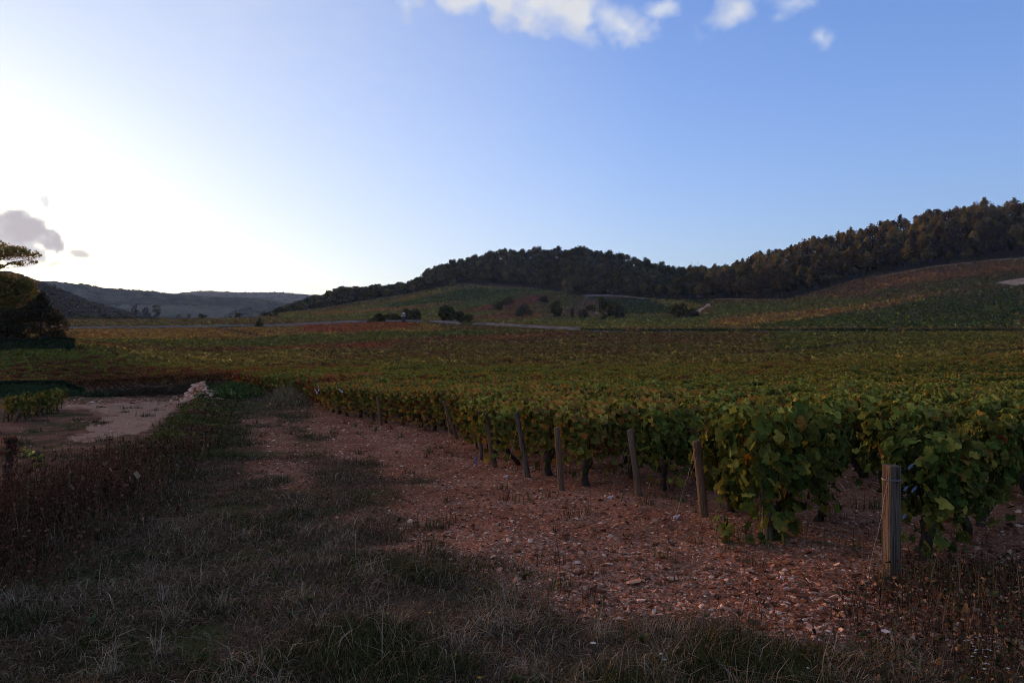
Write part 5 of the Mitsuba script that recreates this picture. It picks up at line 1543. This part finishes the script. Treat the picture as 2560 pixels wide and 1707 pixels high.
def clipped_hedge(name, p0, p1, w, h, n, size, cols, label, r, top_round=.15, taper=0.0):
    p0, p1 = np.array(p0, float), np.array(p1, float)
    L = np.linalg.norm(p1 - p0)
    dx = (p1 - p0) / L
    dy = np.array([-dx[1], dx[0]])
    face = r.choice(4, size=n, p=[.42, .30, .20, .08])
    s, t, q = r.random(n) * L, r.uniform(-.5, .5, n) * w, r.random(n) * h
    t = np.where(face == 0, -.5 * w, np.where(face == 2, .5 * w, t))
    q = np.where(face == 1, h, q)
    s = np.where(face == 3, L, s)
    pt = p0 + np.outer(s, dx) + np.outer(t, dy) + r.normal(size=(n, 2)) * .05
    h_s = h * (1 + .16 * (meshkit.noise(np.stack([s * .5, s * 0, s * 0], 1), 3) - .5)) * (1 - taper * sstep(L - 1.6, L, s))
    q = q / h * h_s - top_round * np.abs(t / w * 2) ** 3 * (q > h * .6)
    g = H(pt[:, 0], pt[:, 1])
    nrm = np.stack([-dy[0] * (face == 0) + dy[0] * (face == 2) + dx[0] * (face == 3), -dy[1] * (face == 0) + dy[1] * (face == 2) + dx[1] * (face == 3), 1.0 * (face == 1)], 1)
    v, f, c = crown_clumps(np.stack([pt[:, 0], pt[:, 1], g + q + r.normal(size=n) * .03], 1), nrm * 1.6, size, cols, r)
    key = numbered(name)
    scene[key + '__leaves'] = ply_color(v, f, 'grass_mat', c)
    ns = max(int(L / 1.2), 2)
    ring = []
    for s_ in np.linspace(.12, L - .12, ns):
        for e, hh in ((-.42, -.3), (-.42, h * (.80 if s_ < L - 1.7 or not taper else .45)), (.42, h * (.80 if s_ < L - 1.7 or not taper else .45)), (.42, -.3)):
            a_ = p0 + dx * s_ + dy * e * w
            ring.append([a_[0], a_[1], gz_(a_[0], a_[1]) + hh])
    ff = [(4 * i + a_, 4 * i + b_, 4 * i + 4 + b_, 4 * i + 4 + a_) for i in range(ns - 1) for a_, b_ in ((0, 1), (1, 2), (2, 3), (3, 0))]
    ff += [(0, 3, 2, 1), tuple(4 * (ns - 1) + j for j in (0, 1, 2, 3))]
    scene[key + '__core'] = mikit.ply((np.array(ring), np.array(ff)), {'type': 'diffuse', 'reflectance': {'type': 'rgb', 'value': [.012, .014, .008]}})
    tag(key, label, 'hedge')


HEDGE_C = np.array([(.026, .040, .016), (.034, .050, .020), (.020, .030, .013)])
a_, b_ = at(-10, 880), at(170, 873)
d_ = 84.5
clipped_hedge('hedge', [(-20 - CX) / F * d_, d_], [(170 - CX) / F * d_, d_ + .6], 1.6, 2.1, 9000, .12, HEDGE_C, 'clipped dark hedge in front of the garden shrub and trees', r)
h0, h1 = at(-30, 992), at(205, 990)
clipped_hedge('hedge', h0[:2], h1[:2], 1.1, 1.2, 9000, .12, HEDGE_C * 1.5, 'long low dark hedge behind the little vine plot and the sandy yard', r, .25, .45)


def rough_pts(n, r):
    q0, q1 = at(200, 994), at(470, 984)
    t = r.random(n)[:, None]
    p = q0 * (1 - t) + (q1 + [0, 3.0, 0]) * t + np.stack([r.normal(size=n) * .5, r.uniform(.3, 3.2, n), 0 * t[:, 0]], 1)
    p[:, 2] = H(p[:, 0], p[:, 1]) - .02
    return p, .35 + 1.3 * meshkit.noise(p * .45, 2)


v, f, c = weed_mass(4200, rough_pts, .10, .62, r, [(.040, .050, .018), (.055, .062, .022), (.050, .044, .024), (.065, .042, .028)], .9)
scene['bramble_001'] = ply_color(v, f, 'grass_mat', c)
tag('bramble_001', 'dark tangled growth behind the rubble band and the brush heap', 'bramble', kind='stuff')

# ---------------------------------------------------------------- walls, track, turret
def wall_run(name, pts_, h, w, label, mat='wall_mat', broken=0.0, r=None, cope=True):
    """a wall following the ground, its top wavering a little, with a coping"""
    P = np.array(pts_, float)
    seg = np.linalg.norm(np.diff(P, axis=0), axis=1)
    s = np.concatenate([[0], np.cumsum(seg)])
    t = np.arange(0, s[-1], 1.6)
    x_, y_ = np.interp(t, s, P[:, 0]), np.interp(t, s, P[:, 1])
    dx = unit(np.stack([np.gradient(x_), np.gradient(y_)], 1))
    nrm = np.stack([-dx[:, 1], dx[:, 0]], 1)
    g = H0(x_, y_)
    hh = h + r.normal(size=len(t)) * .03
    if broken:
        hh = hh - broken * h * sstep(.50, .72, meshkit.noise(np.stack([t / 7, t * 0, t * 0], 1), 4))
    prof = lambda e0, e1, z0, z1: np.stack([np.stack([x_ + nrm[:, 0] * e, y_ + nrm[:, 1] * e, g + z], 1) for e, z in ((e0, z0), (e0, z1), (e1, z1), (e1, z0))], 1)

    def skin(ring):
        n_ = len(ring)
        ff = [(4 * i + a, 4 * i + b, 4 * i + 4 + b, 4 * i + 4 + a) for i in range(n_ - 1) for a, b in ((0, 1), (1, 2), (2, 3), (3, 0))] + [(0, 3, 2, 1), tuple(4 * (n_ - 1) + j for j in range(4))]
        return ring.reshape(-1, 3), np.array(ff)
    key = numbered(name)
    scene[key + '__stonework'] = mikit.ply(skin(prof(-w / 2, w / 2, -.6 + 0 * hh, hh)), mat)
    if cope:
        scene[key + '__coping'] = mikit.ply(skin(prof(-w / 2 - .06, w / 2 + .06, hh + .003, hh + .14)), mat)
    tag(key, label, 'wall')


r = np.random.default_rng(90)
gp = lambda px_, d: [(px_ - CX) / F * d, d]
wall_run('field_wall', [gp(150, 326), gp(500, 328), gp(930, 331)], 1.75, .5, 'long grey field wall in shade behind the red and yellow vines', r=r)
wall_run('field_wall', [gp(965, 331), gp(1058, 330)], 1.5, .5, 'short length of wall by the stone turret', r=r, broken=.4)
wall_run('broken_wall', [gp(1078, 326), gp(1130, 318), gp(1205, 305), gp(1215, 303)], 1.9, .5, 'crumbling pale stone wall with a broken, overgrown top', broken=.55, r=r)
wall_run('stone_wall', [gp(1215, 302), gp(1300, 286), gp(1424, 266), gp(1454, 262)], 1.85, .5, 'pale coped stone wall running to its corner before the slope', r=r)
wall_run('low_wall', [gp(1454, 261), gp(1600, 250), gp(1960, 240), gp(2080, 237)], .72, .4, 'low pale wall along the lane at the foot of the slope', r=r, cope=False, broken=.6)
wall_run('terrace_wall', [at(1455, 742)[:2], at(1500, 741)[:2], at(1560, 743)[:2], at(1622, 751)[:2]], 1.5, .5, 'pale terrace wall curving above the dark green plot', r=r, cope=False)
wall_run('terrace_wall', [at(1573, 776)[:2], at(1655, 776)[:2]], .8, .4, 'thin pale bank edge below the dark green plot', r=r, cope=False)


def lane_fn(p, n, uv):
    return mikit.mix((.30, .17, .10), (.56, .36, .23), mikit.fbm(p.x * .5, p.y * .5, 1.0, 4)) * (.75 + .4 * mikit.noise(p.x * 2.3, p.y * 2.3, 5.0))


scene['lane_mat'] = {'type': 'twosided', 'b': {'type': 'diffuse', 'reflectance': mikit.proc(lane_fn)}}


def strip(name, pts_, w, label, kind_='structure', lift=.10):
    P = np.array([at(*p)[:2] for p in pts_])
    s = np.concatenate([[0], np.cumsum(np.linalg.norm(np.diff(P, axis=0), axis=1))])
    t = np.arange(0, s[-1], 3.0)
    x_, y_ = np.interp(t, s, P[:, 0]), np.interp(t, s, P[:, 1])
    dx = unit(np.stack([np.gradient(x_), np.gradient(y_)], 1))
    nrm = np.stack([-dx[:, 1], dx[:, 0]], 1)
    wob = 1 + .7 * (meshkit.noise(np.stack([t / 5, 0 * t, 0 * t], 1), 9) - .5)
    nrm = nrm * wob[:, None]
    es = np.linspace(-.5, .5, 4) * w
    V_ = np.stack([np.stack([x_ + nrm[:, 0] * e, y_ + nrm[:, 1] * e, H0(x_ + nrm[:, 0] * e, y_ + nrm[:, 1] * e) + lift + .15], 1) for e in es], 1)
    n_, m_ = V_.shape[:2]
    ff = [(i * m_ + j, i * m_ + j + 1, (i + 1) * m_ + j + 1, (i + 1) * m_ + j) for i in range(n_ - 1) for j in range(m_ - 1)]
    scene[name] = mikit.ply((V_.reshape(-1, 3), np.array(ff)), 'lane_mat', smooth=True)
    tag(name, label, 'track', kind=kind_)


strip('track', [(1735, 788), (1752, 774), (1772, 765), (1768, 761)], 3.4, 'pale dirt track bending up the slope beside the thicket')
strip('track_001', [(1750, 744), (1738, 736), (1728, 731)], 2.2, 'short pale end of the track at the wood edge')
strip('track_002', [(1610, 742), (1640, 737), (1665, 733)], 2.2, 'pale path under the wood, beyond the terrace wall')
strip('track_003', [(1770, 748), (1835, 749), (1930, 750)], 2.0, 'thin pale path along the foot of the pines')
strip('track_004', [(1200, 776), (1260, 780), (1325, 784)], 1.6, 'pale edge of the lane under the red plot')
strip('track_005', [(680, 791), (780, 777), (880, 765), (1000, 748)], 1.6, 'thin light lane climbing along the lower wood edge')
strip('bare_field', [(2516, 712), (2562, 702), (2680, 690)], 11.0, 'bare tan field at the edge of the slope')
strip('track_006', [(2190, 694), (2330, 668), (2480, 652), (2600, 645)], 2.5, 'stony pale edge under the pines of the higher hill')

# the little turret between the bushes
x_, y_ = gp(1009, 330)
key = numbered('stone_turret')
o_ = np.array([x_, y_, gz_(x_, y_)])
lathe = lambda prof, n=14: (lambda m_: (np.array(m_.vertices), np.array(m_.faces)))(trimesh.creation.revolve(np.array(prof, float), sections=n))
sh = lambda vf, dz=0: (vf[0] + o_ + [0, 0, dz], vf[1])
scene[key + '__shaft'] = mikit.ply(sh(lathe([(0, -.5), (.85, -.5), (.8, 3.4), (0, 3.4)])), 'turret_mat', smooth=40)
scene[key + '__gallery'] = mikit.ply(sh(lathe([(0, 3.4), (1.05, 3.403), (1.05, 3.7), (.7, 3.75), (0, 3.75)])), 'white_mat', smooth=40)
scene[key + '__lantern'] = mikit.ply(sh(lathe([(0, 3.75), (.62, 3.753), (.6, 4.4), (0, 4.4)])), 'turret_mat', smooth=40)
scene[key + '__cap'] = mikit.ply(sh(lathe([(0, 4.4), (.85, 4.403), (.75, 4.65), (.4, 4.95), (.08, 5.1), (0, 5.1)])), 'white_mat', smooth=40)
tag(key, 'small dark turret with a white cap rising between the field bushes', 'turret')
# white things far off in the valley
for k, (px_, py_, w, h, lb) in enumerate(((227, 811, 7.0, 4.2, 'tiny white pointed tent roof before the valley trees'), (319, 806, 1.6, 2.0, 'white speck of a hut at the edge of the yellow strip, left one of two'), (331, 806, 1.4, 2.0, 'white speck of a hut at the edge of the yellow strip, right one of two'))):
    d = 445.0 if k else 640.0
    x_ = (px_ - CX) / F * d
    zb = min(EYE - (py_ - CY) / F * d, gz_(x_, d) + 3)
    key = numbered('pavilion' if k == 0 else 'hut')
    if k == 0:
        prof = [(0, -1.5), (w / 2, -1.5), (w / 2, .6), (w * .28, 1.2), (.3, h), (.06, h + 1.6), (0, h + 1.6)]
    else:
        prof = [(0, -2.5), (w / 2, -2.5), (w / 2, h * .7), (w * .3, h * .8), (0, h)]
    v, f = lathe(prof, 8)
    scene[key] = mikit.ply((v + [x_, d, zb], f), 'white_mat', smooth=30)
    tag(key, lb, 'tent' if k == 0 else 'hut')

# ---------------------------------------------------------------- the sunken yard's own things
r = np.random.default_rng(95)
b, t = from_pixels((13, 1257), (28, 1096))
key = numbered('old_stake')
v, f = round_post(b, t, .075, .060, 77, rough=.016)
scene[key + '__stake'] = mikit.ply((v, f), 'bark_mat', smooth=50)
n = 250
s = r.random(n) ** .7
p = t + np.stack([r.normal(size=n) * .048, r.normal(size=n) * .048, .04 - .34 * s], 1)
p = np.vstack([p, t + np.stack([r.normal(size=50) * .05, r.normal(size=50) * .05, -.35 - .55 * r.random(50)], 1)])
n = len(p)
xa, ya, za = frames(r.normal(size=(n, 3)), r)
v, f = scatter(SIMPLE_V, SIMPLE_F, p, xa, ya, za, .058 * np.exp(r.normal(size=n) * .3))
c = np.array([(.14, .052, .030), (.10, .040, .024), (.20, .09, .045), (.07, .036, .022)])[r.integers(0, 4, n)] * np.exp(r.normal(size=(n, 1)) * .25)
scene[key + '__dead_leaves'] = ply_color(v, f, 'vine_leaf_mat', per(c, len(SIMPLE_V)))
labels[key + '__dead_leaves'] = {'kind': 'stuff'}
tag(key, 'old dark stake crowned with withered red-brown leaves, below the bank', 'stake')
b, t = from_pixels((97, 1165), (94, 1126))
key = numbered('young_vine')
scene[key + '__stake'] = mikit.ply(round_post(b, t, .045, .04, 12), 'greypost_mat', smooth=40)
n = 150
u_ = r.random(n)
p = b + np.stack([np.interp(u_, [0, .5, 1], [-.05, .12, -.28]) + r.normal(size=n) * .07, r.normal(size=n) * .07 - .1, np.interp(u_, [0, .5, 1], [-.10, .18, .42]) + r.normal(size=n) * .05], 1)
xa, ya, za = frames(r.normal(size=(n, 3)) + [0, 0, 1], r)
v, f = scatter(SIMPLE_V, SIMPLE_F, p, xa, ya, za, .075 * np.exp(r.normal(size=n) * .25))
scene[key + '__leaves'] = ply_color(v, f, 'vine_leaf_mat', per(np.array([[.19, .21, .05]]) * np.exp(r.normal(size=(n, 1)) * .3), len(SIMPLE_V)))
labels[key + '__leaves'] = {'kind': 'stuff'}
scene[key + '__cane'] = mikit.ply(tube([b, b + [.12, -.1, .18], b + [-.28, -.1, .42]], [.010, .008, .004], 5), 'stalk_mat', smooth=True)
tag(key, 'yellow-green young vine shoots round a short grey stake in the yard', 'young vine')
for k, (pb, pt_) in enumerate((((7, 1057), (13, 1024)), ((36, 1055), (50, 1020)), ((69, 1045), (73, 1012)), ((95, 1041), (100, 1010)), ((124, 1028), (128, 996)), ((141, 1028), (150, 992)))):
    b, t = from_pixels(pb, pt_)
    key = numbered('plot_stake')
    scene[key] = mikit.ply(round_post(b, t, .05, .045, k), 'post_mat', smooth=40)
    tag(key, ('slanting stake at the front of the little vine plot' if k < 5 else 'outermost slanting stake of the little vine plot, before the sandy ground'), 'stake', 'stakes of the little vine plot' if k < 5 else None)
    dirn = unit(np.array([-.35, .94]))
    for j in range(4 if k < 4 else 3):
        q = b[:2] + dirn * (.5 + 1.0 * j) + r.normal(size=2) * .05
        if k == 5:
            continue
        kk = numbered('small_plot_vine')
        inst(kk, f'vine_far_{r.choice([0, 3, 4, 6])}', mat4(q[0], q[1], gz_(q[0], q[1]) - .02, math.degrees(math.atan2(dirn[1], dirn[0])) + r.normal() * 14, r.uniform(.70, .92), (r.normal() * 4, r.normal() * 4), r.uniform(.66, .96)))
        tag(kk, 'green vine of the little plot beyond the sunken yard', 'grape vine', 'vines of the little plot')
# brush heap behind the yard
key = numbered('brush_pile')
c0 = at(385, 992) + [0, .4, 0]
tw = []
for k in range(260):
    a_ = r.uniform(-.5, .5) + (math.pi if r.random() < .5 else 0)
    L = r.uniform(.5, 1.8)
    m_ = c0 + np.array([r.normal() * 1.7, r.normal() * .5, abs(r.normal()) * .35 + .1])
    dv = np.array([math.cos(a_), math.sin(a_) * .6, r.normal() * .25]) * L / 2
    tw.append(tube([m_ - dv, m_ + r.normal(size=3) * .05, m_ + dv], [.016, .013, .006], 4, cap=False))
scene[key + '__twigs'] = mikit.ply(join(tw), 'stalk_mat', smooth=True)
labels[key + '__twigs'] = {'kind': 'stuff'}
for k, (p0, p1) in enumerate((((332, 956), (372, 968)), ((395, 967), (432, 958)), ((418, 977), (434, 964)), ((350, 962), (400, 964)))):
    y_ = c0[1] - .5
    q = [np.array([(a_ - CX) / F * y_, y_, EYE - (b_ - CY) / F * y_]) for a_, b_ in (p0, p1)]
    scene[key + ('__branch' if k == 0 else f'__branch_{k:03d}')] = mikit.ply(tube([q[0], (q[0] + q[1]) / 2 + [0, 0, -.06], q[1]], [.035, .028, .02], 5), 'post_mat', smooth=True)
tag(key, 'dark heap of cut brush with a few pale branches behind the yard', 'brush pile')
lowest = float(ground_v[:, 2].min())
top = 340.0
scene['haze'] = {'type': 'cube', 'to_world': T().translate([0, 0, (top + lowest - 1) / 2]).scale([9500, 9500, (top - lowest + 1) / 2]), 'bsdf': {'type': 'null'}, 'interior': {'type': 'ref', 'id': 'haze_air'}}
tag('haze', 'thin evening haze over the valley and far hills', 'haze', kind='stuff')
